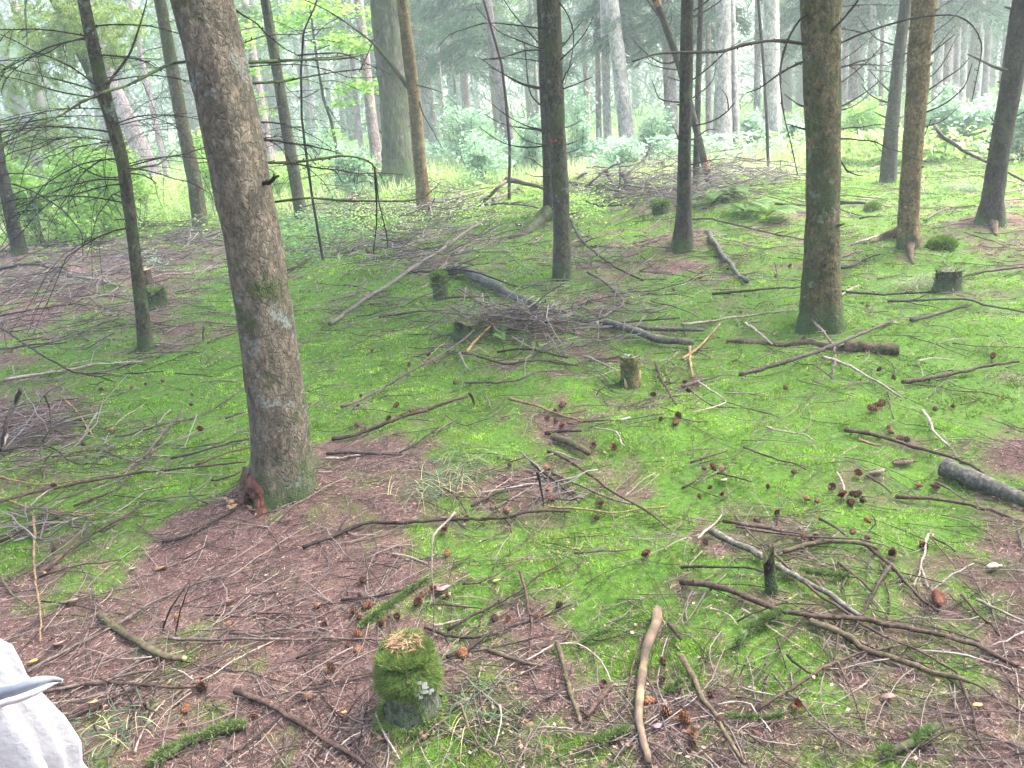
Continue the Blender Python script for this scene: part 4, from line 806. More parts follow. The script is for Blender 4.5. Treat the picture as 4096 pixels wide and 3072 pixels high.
# ------------------------------------------------------------------ branches lying on the floor, each traced from the photograph
# panel | width | wood | label | points
STICKS = r'''
D|11|dark|dark knobbly twig arching down over the whitish stick|0,468 90,525 180,590 260,645 370,705 480,760 620,785 750,822
D|15|pale|whitish stick thick at one end lying before the slender crooked tree|40,825 200,797 430,768 600,735 700,725 830,717 945,715
D|7|dark|short thin dark twig before the slender crooked tree, parallel to the whitish stick|820,787 940,778 1065,772
D|7|dark|thin knobbly twig pointing at the thick mottled tree beside three cones|1140,785 1260,793 1385,806
D|11|grey|long grey twig bending twice across the moss behind the whitish stick|0,622 160,602 350,580 520,520 680,455 805,425
D|10|dark|dark twig along the twiggy ground below the red needle patch|0,402 150,370 330,345 490,330 565,336
D|15|dark|arched dark stick looping above the twiggy ground by the picture edge|0,95 130,66 240,62 330,88 400,80 470,128
D|9|pale|pale thin stick slanting away under the arched dark stick|330,92 250,140 180,182 70,255
D|13|pale|bright split stick ending at the slender crooked tree|380,90 440,122 490,150 560,156 640,170 720,197 825,216
D|27|grey|stout grey branch standing steeply at the picture edge|135,860 100,950 60,1020 25,1150 0,1262
D|9|pale|short striped birch twig leaning at the picture edge|52,1150 30,1210 10,1272
D|11|brown|reddish straight stick among twigs by the picture edge|60,1125 200,1088 380,1095 500,1085 622,1075
D|9|tan|yellowish curved twig hanging over the dark twigs by the picture edge|400,935 480,1000 550,1100 590,1170 622,1216
D|9|mossbrown|mossy forked twig standing among dark twigs by the picture edge|288,905 318,985 332,1090 305,1150 260,1225
D|19|brown|longest brown pole lying toward the foot of the thick mottled tree|0,1637 200,1576 400,1532 620,1492 700,1475 860,1450 1100,1420 1350,1398 1600,1370
D|13|grey|pale grey stick climbing from the tangle toward the moss|940,1335 1010,1240 1100,1130 1170,1075 1235,1028
D|11|grey|long thin twig rising to the thick mottled tree behind the pole|755,1197 850,1185 1070,1115 1250,1080 1400,1012 1620,860
D|18|grey|thick pale brown branch that ends behind the thick mottled tree|1105,1347 1220,1315 1340,1288 1500,1240 1640,1212
D|12|grey|short branch end forking down from the thick pale brown branch|1108,1347 1085,1395 1060,1432 1000,1487
D|15|brown|brown stick under the thick pale brown branch|1275,1395 1400,1342 1500,1308 1630,1278
D|10|brown|low arched twig spanning the tangle|120,1480 220,1430 330,1380 470,1310 600,1290 690,1300 800,1345 905,1365
D|11|tan|tan straight twig crossing the longest brown pole|0,1452 100,1480 300,1500 480,1485 600,1490 672,1501
D|14|brown|reddish brown stick below the longest brown pole|490,1658 600,1612 700,1580 790,1530 830,1480 872,1438
D|10|dark|short dark stick by the rotten hollow|1375,1492 1430,1488 1480,1474 1565,1438
D|8|mossbrown|thin arched twig standing in the tangle|280,1445 270,1380 290,1330 330,1288 405,1258
D|9|dark|thin dark twig behind the tangle pointing to the thick mottled tree|1470,1085 1540,1062 1605,1040
D|10|pale|pale thin twig ending at the longest brown pole|205,1655 260,1600 310,1560 370,1530
D|8|dark|knobbly dark twig lying flat in the moss above the longest brown pole|0,1300 100,1275 230,1262 360,1280 480,1370 700,1385
D|10|dark|thin dark twig at the back of the twiggy ground|1845,115 1930,90 2010,30
D|8|grey|thin twig leaning on the back of the thick mottled tree from the moss|1935,630 2000,560 2090,470 2212,345
D|12|pale|small pale sticks under the slender crooked tree|900,590 1040,588 1180,597
D|9|grey|grey twig before the foot of the slender crooked tree|880,655 1040,650 1270,645
D|12|brown|upright brown splinter in the bare patch beside the slender crooked tree|1318,455 1316,500 1312,545
D|10|brown|brown twig across the bare patch toward the thick mottled tree|1350,585 1450,545 1535,520
G|15|tan|long tan bent branch reaching down from the tangle|-10,-60 100,-30 150,-5 210,25 238,150 230,300 245,500 270,700 265,862
G|15|dark|dark stick pile edge stick running off the picture side|0,235 150,162 300,112 420,55
G|12|tan|pale tan stick with nodes lying on the dark pile|250,45 420,50 560,62 622,76
G|10|tan|tan stick reaching from the pile to the broken branch|340,30 500,38 700,45 860,50
G|20|mossbrown|thick mossy stick leaning at the picture edge below the pile|0,430 60,510 120,590 240,662
G|22|brown|long brown branch with a yellow broken tip below the pile|300,418 380,350 450,290 560,220 650,160 800,80 880,40 945,-5
G|17|grey|very long straight grey stick slanting across the needles above the white sack|185,1062 300,990 500,890 700,790 900,680 1090,560 1200,510 1400,450 1560,385
G|48|mossbrown|short fat branch with a yellow broken end|658,700 740,770 830,830 960,910 1080,970 1205,1000
G|16|dark|straight dark twig pointing at the rotten hollow|1058,218 1200,182 1350,110 1530,3
G|26|dark|long dark curved branch on the needles before the thick mottled tree|1968,260 2080,212 2212,165 2362,110 2562,100 2810,95 3040,93 3260,75 3410,42 3560,30 3700,45
G|24|grey|pale grey stick running out from behind the white sack|270,1195 500,1150 700,1110 850,1080 1022,1050
G|27|brown|thick reddish stick lying just above the pale grey stick of the white sack|330,1138 560,1142 760,1130 950,1150 1150,1166 1292,1164
G|20|dark|dark stick rising from beside the white sack skirt|400,1388 560,1320 700,1250 850,1170 1000,1110 1082,1075
G|38|brown|thick brown branch cutting across the near needles to the bottom|1528,1185 1650,1230 1780,1290 1860,1345 1980,1420 2100,1490 2212,1560 2370,1665
G|14|dark|thin dark stick crossing over the thick near brown branch|1430,1665 1600,1530 1760,1400 1860,1320 1960,1230 2080,1160 2145,1128
G|62|mossy|fat moss covered log piece near the bottom edge|1020,1655 1150,1570 1350,1490 1500,1440 1605,1425
G|17|grey|long straight grey stick toward the mossy stump, lower of two|1100,855 1350,850 1600,850 1900,850 2212,846 2540,845
G|13|grey|curved stick lying on the lower of two sticks toward the mossy stump|1490,812 1700,810 1900,770 2100,690 2250,625
G|10|brown|thin straight twig before the needle patch|1340,690 1600,695 1900,700 2105,700
G|15|brown|short red brown stick above the thin straight twig|1648,675 1760,680 1885,680
G|12|dark|dark twig rising into the mossy stump sticks from beneath|1920,972 2100,920 2220,868
G|12|dark|standing thin dark twig in the needle patch|1050,770 1080,680 1150,560 1232,430
G|9|dark|finer of the two standing dark twigs in the needle patch|1128,792 1160,680 1200,540 1234,440
G|9|dark|thin dark twig crossing behind the short fat branch|280,610 420,612 600,650 830,690
G|10|grey|thin twig beside the very long straight grey stick|385,1082 470,1020 630,908
G|11|dark|thin dark forked twig under the short fat branch|718,1088 800,1160 850,1230 872,1342
G|20|dark|stubby dark peg sticking up near a moss tuft|935,1240 955,1275 972,1305
G|9|brown|thin reddish twig beside the white sack|310,1238 450,1215 640,1245
G|9|dark|thin dark wavy twig before the thick near brown branch|1300,1020 1600,1060 1850,1130 2000,1140 2212,1130
G|9|pale|thin pale twig at the bottom before the near brown branch|2105,1655 2150,1550 2215,1425
G|11|brown|short brown twig under the broken tipped branch|260,442 500,385 795,340
G|8|brown|thin upright twig touching the short fat branch end|1040,1085 1033,900 1048,760
G|10|pale|short pale twig beside the stacked red cones|1118,1048 1200,1070 1262,1112
H|62|tanbark|stout bent barkless branch near the bottom edge|2045,695 2030,800 1980,930 1950,1100 1930,1250 1930,1400 1960,1550 1988,1665
H|34|mossbrown|upright greenish stick midway between the mossy stump and the barkless branch|1400,905 1450,1050 1490,1200 1530,1340 1545,1410
H|30|mossbrown|dark mossy short stick beside the mossy stump|958,930 1080,970 1180,1010 1300,1030
H|11|pale|whitish twig bowed like a hoop near the barkless branch|1200,990 1330,920 1430,905 1530,910 1640,970 1710,1060 1748,1142
H|36|brown|thick stub joined under the whitish bowed twig|1745,1160 1700,1210 1650,1270 1585,1355
H|20|mossy|mossy short stick behind the whitish bowed twig|1535,912 1640,862 1762,812
H|14|brown|brown twig rising from the whitish bowed twig|1300,905 1390,900 1450,850 1515,775
H|25|dark|dark stick just behind the mossy stump|690,972 830,920 930,850 985,805
H|19|dark|sagging dark twig with pale stretch and cones behind the mossy stump|540,770 680,830 850,840 1000,820 1100,770 1230,725 1330,700 1500,640
H|16|brown|straight brown stick slanting up from the mossy stump toward the moss patch|690,802 850,720 1000,640 1170,540 1300,450 1432,375
H|15|brown|crooked mauve brown twig crossing the slanting brown stick|1158,430 1190,530 1215,650 1235,760 1225,900 1212,975
H|11|pale|tall thin pale twig standing behind the mossy stump|735,0 660,80 600,150 585,280 585,430 600,600 595,822
H|12|pale|curved pale twig before the long dark curved branch|330,290 430,310 560,358
H|12|brown|twig lying beside the yellow leaf|790,512 900,500 1000,450 1130,375 1225,322
H|10|brown|thin level twig in the bright moss patch|1510,310 1700,295 1892,285
H|12|tan|thin tan twig at the top edge of the bright moss patch|1350,0 1600,25 1780,45 1900,30 2110,3
H|10|brown|straight thin twig toward two cones behind the mossy stump|600,640 750,650 900,670 995,692
H|14|pale|short bone white stick behind the mossy stump|608,762 690,752 782,743
H|19|dark|dark stick in the needles beside the cone row|0,592 200,580 405,538
H|18|mossy|mossy slanting stick behind the cone row|155,742 250,690 350,610 470,520 605,440
H|14|pale|pale thin stick beside the mossy stump base at the bottom|228,1338 300,1500 385,1660
H|10|pale|pale thin stick crossing the thick near brown branch end|-10,1548 80,1475 150,1438
H|11|pale|thin pale upright twig in the near needles|1030,1300 1045,1420 998,1565
H|10|pale|thin pale level twig before the upright greenish stick|1280,1430 1400,1440 1502,1450
H|42|mossy|mossy branch touching the barkless branch|1660,1545 1760,1490 1902,1440
H|13|brown|thin brown stick running beside the barkless branch|1850,1240 1870,1130 1930,900 1962,830
H|24|dark|short dark stick past the barkless branch, up in the grass|2120,770 2150,810 2200,875
H|28|mossy|mossy stick past the barkless branch|2115,1192 2170,1165 2215,1150
H|14|mossbrown|dark mossy root trailing from the mossy stump|780,1290 830,1450 900,1560 985,1645
H|14|dark|dark curved twig running up to the mossy stump side|0,1132 150,1090 282,1060
I|44|lichen|long pale lichen speckled branch lying across the near floor|185,165 320,230 450,300 530,358 620,410 720,460 800,510 900,562 1000,620 1150,718
I|20|brown|long thin straight branch lying over the lichen speckled branch|560,250 640,370 750,470 900,590 1050,690 1150,760 1300,840 1450,910 1600,990 1750,1080 1900,1170 2000,1220 2215,1340
I|35|brown|thick brown bowed branch crossing under the long thin branch|-10,488 150,520 300,560 450,620 600,680 750,710 900,720 1050,730 1200,745 1350,770 1500,800 1700,850 1900,910 2050,980 2160,1030
I|25|brown|short brown branch at the moss edge near the lichen speckled branch|265,105 400,120 550,140 700,165 792,190
I|14|grey|long grey curved twig carrying cones|345,130 600,180 750,200 950,215 1150,220 1300,260 1435,312
I|12|grey|thin pale twig crossing the top of the lichen speckled branch|345,68 430,160 530,255
I|14|pale|short pale twig at the top end of the lichen speckled branch|98,198 180,120 255,58
I|31|mossbrown|half mossy stick lying under the curved cone twig|655,300 800,250 950,235 1150,250 1265,282
I|26|brown|straight brown stick running down to the tall red cone|1155,230 1290,330 1380,430 1480,530 1570,610 1645,678
I|18|brown|short slanting stick behind the curved cone twig|888,88 1000,150 1072,212
I|13|pale|pale twig standing like the stem of a Y|1588,185 1560,300 1540,400 1498,512
I|12|pale|pale twig bent into a V beside the pale Y stem|1545,392 1580,460 1615,528 1750,440 1885,358
I|10|brown|thin twig beside the pale Y stem|1600,200 1700,310 1765,392
I|14|brown|brown twig slanting past the cream bark chip|1615,208 1690,245 1765,282
I|21|mossbrown|mossy brown stick below the curved cone twig|1008,358 1100,450 1225,562
I|21|brown|brown stick crossing the thick bowed branch|1342,398 1280,490 1200,620 1150,720 1078,862
I|15|dark|thin dark stick beside the lichen speckled branch|-10,402 200,400 400,405 525,442
I|23|mossy|mossy stub lying in the grass below the curved cone twig|798,430 950,450 1122,470
I|46|mossy|moss sleeved branch stub under the thick bowed branch|368,905 430,820 560,742 690,695
I|10|dark|thin arched twig above the moss sleeved stub|355,755 500,680 650,640 800,635 882,630
I|10|brown|thin twig under the thick bowed branch|862,650 780,720 690,830 598,962
I|16|brown|upright brown twig under the crossing of the thick branches|1036,700 1020,800 1000,900 978,995
I|25|brown|long brown stick rising across the near right grass and needles|478,1312 600,1250 750,1170 850,1100 950,1030 1060,980 1200,940 1405,903
I|42|mossbrown|half buried mossy root branch with pale blue lichen|825,758 930,800 1040,840 1110,885 1180,930 1300,970 1450,1012 1560,1070 1700,1112 1845,1152
I|19|dark|dark twig with a white broken tip|678,978 760,1050 862,1112
I|13|pale|whitish curved twig under the thick bowed branch end|1528,940 1700,950 1850,970 2000,1000 2125,1042
I|14|grey|grey twig running to the bottom edge|578,1098 680,1210 770,1300 870,1390 1000,1500 1165,1615
I|35|mossbrown|dark mossy stick with a whitish end near the bottom edge|-10,985 70,1120 140,1250 220,1350 290,1500 405,1660
I|10|pale|thin whitish twig bent down near the red cones|228,1278 350,1265 450,1290 530,1400 572,1452
I|18|mossy|mossy twig beside the brown near stick|328,1362 550,1360 655,1348
I|13|brown|brown twig under the long rising brown stick|298,1442 500,1400 650,1375 802,1350
I|19|brown|brown stick dropping from the long thin branch|1768,1088 1850,1250 1900,1400 1942,1565
I|14|brown|brown twig joining the dropping brown stick|1528,1572 1700,1480 1895,1408
I|55|mossy|mossy log chunk in the bottom corner|1310,1622 1450,1560 1645,1430
I|17|pale|pale thin stick at the picture edge below the cream bark chip|1895,618 2000,660 2150,710 2220,742
I|14|brown|brown twig crossing the pale thin stick at the picture edge|1800,580 1900,700 2000,760 2072,852
I|10|pale|thin pale twig at the picture edge over the thick bowed branch|2220,798 2100,860 1995,902
I|11|brown|thin twig hanging from the end of the thick bowed branch|2055,1045 2130,1150 2215,1272
I|9|pale|pale grass stalk twig standing in bright moss|1228,18 1248,70 1212,120 1195,176
I|10|brown|thin brown twig under the long rising brown stick middle|1008,1010 1080,1170 1162,1402
I|16|lichen|bluish twig at the picture edge in bright moss|2168,158 2190,215 2218,275
F|110|lichen|big grey green log running out of the picture side|1688,1432 1850,1495 2000,1555 2120,1605 2330,1690
F|27|grey|grey brown branch resting across the cut log|368,782 550,732 750,670 870,632 1000,580 1150,520 1270,470 1358,434
F|16|grey|thin crooked twig hanging over the branch on the cut log|818,408 900,490 960,570 992,650 965,802
F|19|pale|whitish bent branch in the moss below the cut log|908,690 1050,740 1150,790 1250,850 1340,906 1420,960
F|11|grey|thin dark end of the whitish bent branch|1335,905 1342,1000 1362,1092
F|27|brown|brown branch with a dark tip at the picture edge beyond the cut log|1420,852 1580,830 1750,800 1950,752 2172,718
F|25|dark|dark short branch below the hidden dark stump|1476,446 1600,420 1730,382 1868,345
F|19|grey|grey branch running from the dark stump off the picture side|1330,325 1500,320 1650,315 1820,308 1950,345 2100,375 2220,398
F|15|pale|pale straight stick in the moss behind the thick upright brown tree|-10,467 150,450 280,430 450,410 600,390 738,380
F|15|dark|dark knobbly stick passing behind the thick upright brown tree|190,272 400,255 560,240 760,228
F|14|dark|dark twig coming out behind the thick upright brown tree toward the dark stump|1003,256 1150,270 1300,275 1450,270 1645,258
F|14|pale|short pale twig beside the thick upright brown tree|1005,290 1070,250 1140,215
F|18|dark|dark bent twig at the back of the thick upright brown tree|1008,102 1080,95 1180,50 1278,14
F|19|tan|tan curved stick beside the split log end|-5,702 60,660 130,600 190,530 242,472
F|19|tan|short stick standing under the tan curved stick|48,620 52,720 62,802
F|20|grey|grey stick end lying toward the splintered stump|-5,877 100,840 262,803
F|20|pale|short pale stick by the rotten end of the cut log|408,463 500,530 578,598
F|9|pale|thin pale forked twig in the moss|98,832 150,880 270,965 250,1000 60,1050
F|9|grey|thin grey twig running through bright moss beside the pale forked twig|38,890 190,1002 400,1022 582,1062
F|12|pale|white curved twig in bright moss|543,1142 620,1165 700,1180 800,1200 858,1243
F|17|pale|pale wavy stick beyond the fir cone|1548,1035 1600,1100 1620,1170 1725,1268
F|25|brown|long brown stick running up to the big grey green log|1045,1168 1200,1190 1350,1220 1500,1270 1650,1320 1780,1360 1900,1420 2000,1480 2095,1535
F|20|tan|short tan stick below the long brown stick|1138,1235 1210,1252 1282,1272
F|9|pale|thin white twig in the brightest moss|270,922 400,920 545,932
F|10|pale|thin pale twig in the moss before the picture edge|1518,712 1620,695 1762,710
F|13|grey|grey twig lying before the big grey green log|1640,1508 1730,1560 1832,1622
F|24|brown|brown stick running along the bottom of the big grey green log|1378,1590 1600,1612 1800,1642 2000,1680 2230,1765
F|10|grey|thin leaning twig over the dark stump|1690,60 1735,140 1752,262
F|14|dark|thin dark stick beyond the dark stump|1795,165 1900,140 2050,115 2215,95
F|10|pale|upright pale twig before the thick upright brown tree|598,40 615,130 622,225
F|14|brown|short brown twig in the near moss below the cut log|50,1382 150,1345 290,1300
F|10|brown|thin twig crossing the near moss|395,1280 530,1335 700,1370 800,1430
F|11|brown|slanting twig in the near moss above the cones|1195,1450 1280,1515 1350,1572
F|10|pale|short twig standing beside the near moss cones|998,1435 1040,1520 1055,1570
F|14|brown|brown twig lying by the two cream leaves|0,1545 90,1490 205,1408
F|11|brown|thin brown stick by the cone row in near moss|225,1445 320,1465 450,1502
E|13|grey|long thin knobbly twig bearing cones that rises from behind the thick mottled tree|0,985 110,945 240,880 440,760 620,660 780,560 930,430 1100,330
E|25|brown|thick brown branch emerging past the thick mottled tree|-60,1208 40,1200 150,1170 300,1120 420,1075 560,1035 700,985 822,945
E|23|grey|stout stick with a dark cut end below the thick brown branch|-90,1298 0,1292 100,1296 200,1302 320,1304 432,1303
E|24|palegrey|long pale peeled log running up to the far brush|-70,468 0,422 150,310 300,222 400,152 470,97 630,0 760,-95 900,-185 1010,-242
E|54|lichen|pale lichened log bent across the twig mound|690,132 800,130 900,182 1000,232 1100,290 1200,332 1275,372
E|12|dark|dark twig arched over the lichened log and flat topped stump|465,112 600,105 760,95 900,120 1050,180 1152,212
E|15|grey|knobbly grey stick beside the twig mound|248,422 400,400 560,385 755,375
E|14|brown|reddish stick below the flat topped stump|628,302 800,290 962,295
E|21|grey|grey stick pointing away from the twig mound with a pale tip|1095,402 1280,400 1400,385 1500,355 1620,310 1782,275
E|19|grey|S shaped grey stick beyond the twig mound|1600,130 1690,182 1770,240 1815,300 1820,342 1750,382 1700,420 1595,456
E|14|dark|dark straight stick along the back of the split log|1055,440 1300,450 1480,455 1700,455 1900,445 2190,430
E|52|lichen|split greenish log pointing at the twig mound|1715,468 1850,510 1950,545 2050,580 2130,592 2280,602
E|30|lichen|slim greenish log beside the split greenish log|1880,492 2000,500 2120,505 2345,518
E|19|tan|pale tan stick leaning on the twig mound|812,652 880,570 950,500 1035,438
E|15|brown|long brown twig with tan scars before the twig mound|675,650 800,665 930,695 1080,720 1220,710 1350,715 1535,740
E|14|grey|gently curved twig below the long scarred twig|805,850 1000,850 1150,830 1250,790 1350,770 1465,764
E|16|tan|tan ended stick pointing at the clump of cones|1088,955 1200,980 1300,1010 1450,1060 1565,1102
E|18|pale|pale stick leaning toward the splintered stump|1568,668 1680,720 1775,768
E|14|dark|dark stick leaning toward the splintered stump|1645,695 1750,675 1855,664
E|18|brown|brown stick with a red cone beside the splintered stump|2038,730 2070,830 2120,920 2170,1005
E|46|mossbrown|thick grey mossy stick below the clump of cones|1375,1200 1450,1230 1540,1280 1605,1325
E|23|dark|short dark stick just below the clump of cones|1318,1172 1430,1160 1555,1165
E|17|brown|long straight brown stick running down from the pale twig toward bright moss|1335,1308 1400,1322 1500,1385 1600,1450 1750,1560 1910,1660 2000,1715 2115,1815
E|18|grey|grey stick beside the long straight brown stick|1368,1430 1500,1500 1640,1560 1770,1620 1895,1652
E|13|pale|white twig crossing the dark twig fan|1145,1505 1230,1500 1325,1500
E|14|dark|dark twig bent through the dark twig fan|845,1655 1000,1560 1120,1510 1265,1488
E|19|dark|upright dark twig of the twig fan|1268,1398 1290,1500 1312,1625
E|14|dark|long dark twig slanting out of the twig fan|1225,1348 1270,1400 1380,1480 1545,1645
E|13|pale|pale twig bent at the top of the twig fan|1330,1330 1400,1310 1480,1330 1570,1370
E|12|dark|thin dark twig in the moss below the thick brown branch|380,1292 500,1230 600,1170 722,1108
E|16|brown|upright brown splinter touching the tip of the thick brown branch|828,892 850,922 862,972
E|14|pale|short pale twig under the twig mound|768,660 800,730 838,772
E|15|pale|upright pale twig beside the split log|1658,430 1662,500 1666,575
E|19|dark|long dark twig running from the paint marked tree to the S shaped stick|1480,-230 1530,-120 1580,-55 1640,0 1740,62 1850,130 1955,186
E|13|dark|low dark stick behind the long scarred twig|1010,650 1140,632 1250,640 1350,662 1470,690
E|12|brown|thin brown twig in the moss beside the bone white bark chip|1570,1100 1660,1105 1752,1098
E|10|pale|wavy pale twig below the bone white bark chip|1640,1150 1780,1175 1810,1240 1832,1262
E|11|grey|thin grey twig in moss by the grass tuft|600,1180 700,1120 745,1090
E|16|pale|pale stick near the thick mottled tree base|-100,1336 0,1335 60,1322 122,1312
B|22|mossy|green mossy log lying parallel to the long pale peeled log|170,1655 300,1610 450,1560 560,1500 680,1445 770,1405
B|24|grey|grey log arched up to its elbow in the brush|905,1325 960,1280 1020,1220 1065,1185
B|30|dark|dark log lying from the elbow to the dark thin tree|1060,1182 1150,1192 1230,1212 1320,1240
B|14|grey|short grey stick beside the arched grey log|980,1320 1070,1275 1155,1242
B|22|grey|grey cut branch sticking out of the grass|1490,1180 1540,1150 1588,1122
B|28|grey|grey forked limb leaning on the mossy hump in the brush heap|1710,1105 1750,1170 1790,1250
B|26|grey|second grey limb of the brush heap|1820,1130 1845,1190 1800,1260
B|12|dark|dark hooked branch standing above the brush heap|1600,1200 1720,1095 1790,1065 1808,1110 1800,1200 1780,1275
B|16|grey|tall curved branch rising from the brush heap|1830,1160 1900,1080 1975,1010 2005,930
B|12|dark|dark curved stick across the brush heap|1700,1330 1850,1260 2000,1180 2180,1140
B|30|dark|dark rotten log at the edge of the brush heap|1480,1215 1570,1225 1650,1222
B|12|dark|thin dark stick lying behind the green mossy log|880,1350 1000,1345 1150,1345 1275,1370
B|14|dark|dark curved stick in the seedlings beside the paint marked tree|1570,1320 1640,1345 1720,1360 1900,1345
C|34|lichen|pale lichened log lying beside the dark straight tree|160,1522 190,1570 225,1625 270,1690 310,1740 355,1800 418,1852
C|22|dark|dead branch propped against the dark tree with stubs|1632,812 1700,890 1850,990 2000,1060 2120,1120 2260,1195
C|14|dark|dark stick lying behind the thick upright brown tree|600,1345 700,1348 800,1348
C|24|dark|dark low log out past the thick upright brown tree|1022,1340 1100,1338 1185,1345
C|12|brown|long twig lying before the fern bank|30,1440 200,1445 400,1490 600,1530 790,1575
C|12|pale|pale twig beside the clawed root tree|1090,1610 1180,1580 1290,1540
C|10|grey|thin stick in the moss beyond the clawed root tree|1560,1450 1680,1400 1770,1355
C|10|dark|thin dark stick before the clawed root tree|1145,1440 1230,1425 1310,1420
'''
LIFT = {'dark knobbly twig arching': .28, 'arched dark stick looping': .12, 'stout grey branch standing': 0, 'dead branch propped': .5, 'dark hooked branch': .5, 'tall curved branch rising': .6, 'tall thin pale twig standing': .25,
        'long thin knobbly twig bearing': .05, 'dark twig arched over': .16, 'thin crooked twig hanging': .08, 'grey brown branch resting': .06, 'grey log arched': .3, 'dark log lying': .22, 'grey forked limb': .25, 'second grey limb': .2}
def stick(p, w, wd, label, pts, idx):
    g = np.random.default_rng(900 + idx); n = len(pts); raw = np.array([hit(p, x, y) for x, y in pts]); lift = next((v for k, v in LIFT.items() if label.startswith(k)), 0)
    up = label.startswith(('upright', 'standing', 'tall thin pale', 'stubby', 'thin arched twig standing', 'stout grey branch', 'short striped', 'finer of', 'pale grass', 'dead branch', 'dark hooked', 'tall curved', 'grey forked', 'second grey', 'grey cut', 'mossy forked twig'))
    R = np.array([wpx(w, p, P) / 2 for P in raw])
    if up and not label.startswith(('upright greenish', 'upright brown twig under')):                              # it stands: keep to the plane of its foot
        lo = int(np.argmax([PAN[p][1] + y * PAN[p][2] for x, y in pts])); yd = raw[lo][1]
        q = np.array([at_y(p, x, y, yd + .12 * (yd / 8) * g.normal()) if i != lo else raw[lo] for i, (x, y) in enumerate(pts)]); raw = q; R = np.array([wpx(w, p, P) / 2 for P in raw])
        raw[lo][2] -= .01
    elif lift:
        t = np.linspace(0, 1, n); hh = lift * np.sin(math.pi * np.clip(t * .9 + .1, 0, 1)) if not label.startswith(('grey log arched', 'dark log')) else lift * (t if label.startswith('grey log') else 1 - t)
        for i, (x, y) in enumerate(pts):
            d = ray(p, x, y); z = raw[i][2] + hh[i]; raw[i] = CAM + d * ((z - EYE) / d[2]) if d[2] < -.02 else raw[i]; raw[i][2] += R[i] * .7 + .004
    else:
        z = np.array([P[2] for P in raw]); mz = mossiness(raw[:, 0], raw[:, 1]); raw[:, 2] = z + R * .7 + .008 + mz * .014 * np.clip(raw[:, 1] / 6, 1, 2.4) + g.uniform(0, .006)
    line = catmull(raw, .035 * max(1, raw[0][1] / 4)); m = len(line); r = np.interp(np.linspace(0, 1, m), np.linspace(0, 1, n), R)
    if not (up or lift): line[:, 2] = np.maximum(line[:, 2], hgt(line[:, 0], line[:, 1]) + r * .35 + .006)
    line[1:-1] += g.normal(0, .0016, (m - 2, 3)) * max(1, raw[0][1] / 4); taper = np.linspace(1.12, .8 if w > 30 else .62, m); r = r * taper * (1 + .07 * g.normal(size=m))
    sides = 12 if R.max() > .02 else 7; mb = MB(); mb.tube(line, np.maximum(r, .0016), sides, rough=.12 if R.max() > .01 else 0, seed=idx)
    if w < 40: knobbly(mb, line, r, .055 * max(1, raw[0][1] / 5), idx, .8)
    L = np.linalg.norm(np.diff(line, axis=0), axis=1).sum()
    if w < 30 and L > .35 and wd not in ('pale', 'tan'):           # side twigs
        for j in range(int(min(6, L * 4))):
            q = g.integers(int(m * .15), m - 1); t0 = unit(line[min(q + 1, m - 1)] - line[q - 1]); s = unit(np.cross(t0, [0, 0, 1.])) * g.choice([-1, 1]); ll = g.uniform(.06, .2) * min(1.5, L)
            tt = np.linspace(0, 1, 5)[:, None]; b = line[q] + (t0 * .6 + s * .6 + [0, 0, g.uniform(-.02, .3)]) * tt * ll + np.cumsum(g.normal(0, .006, (5, 3)), 0); b[:, 2] = np.maximum(b[:, 2], hgt(b[:, 0], b[:, 1]) + .008)
            mb.tube(b, np.linspace(min(.0032, r[q] * .55), .0012, 5) * max(1, raw[0][1] / 4.5), 4)
    c = raw.mean(0); kind = 'log' if ' log' in label and w > 20 else ('twig' if 'twig' in label else 'fallen_branch'); o = mb.build(kind, M[wd], None, c)
    if w >= 44 or 'broken' in label or 'cut end' in label:         # the broken or sawn end shows its wood
        for e, s in ((0, 1), (-1, -1)) if w >= 100 or 'broken end' in label or 'yellow' in label else ((0, 1),):
            d = unit(line[e] - line[e + s * 1]); k = MB(); rr = r[e]
            k.tube(np.stack([line[e] - d * rr * .2, line[e] + d * .004, line[e] + d * .006]), [rr * .92, rr * .86, rr * .3], 12, (.30, .235, .13) if 'yellow' in label else (.13, .11, .085), rough=.1)
            k.build('broken_end', M['tint'], o, c)
    if wd in ('mossy', 'mossbrown') and (R.max() > .011 or wd == 'mossy'):             # tufts of moss sitting on the branch
        nm = int((1800 if wd == 'mossy' else 160) * min(2.5, L * 3)); q = g.integers(0, m - 1, nm); q = q[vnoise(q * .9 + idx, q * 0. + idx, 5) > (.1 if wd == 'mossy' else .55)]; nm = len(q); aa = g.normal(math.pi / 2, .8, nm); tg = unit(line[np.minimum(q + 1, m - 1)] - line[np.maximum(q - 1, 0)]); sd = unit(np.cross(tg, [0, 0, 1.])); dv = sd * np.cos(aa)[:, None] + np.cross(sd, tg) * np.sin(aa)[:, None]
        ff = g.random(nm)[:, None]; k = MB(); k.add(*blades(line[q] + dv * (r[q] * .95)[:, None] + tg * g.uniform(-.02, .02, nm)[:, None], unit(dv + g.normal(0, .55, (nm, 3))), g.uniform(.006, .018, nm), np.full(nm, .0028), np.array([.05, .09, .025]) * (1 - ff) + np.array([.16, .25, .07]) * ff)); k.build('moss_growth', M['moss'], o, c, smooth=False)
    tag(o, label, {'log': 'log', 'twig': 'twig'}.get(kind, 'branch'), 'logs on the forest floor' if kind == 'log' else 'dead branches and twigs on the forest floor'); return o, c
LAND = []
for i, row in enumerate(STICKS.strip().splitlines()):
    p, w, wd, label, pts = row.split('|'); stick(p, float(w) * (1.15 if float(w) < 18 else 1.0), wd, label, [tuple(float(v) for v in q.split(',')) for q in pts.split()], i)

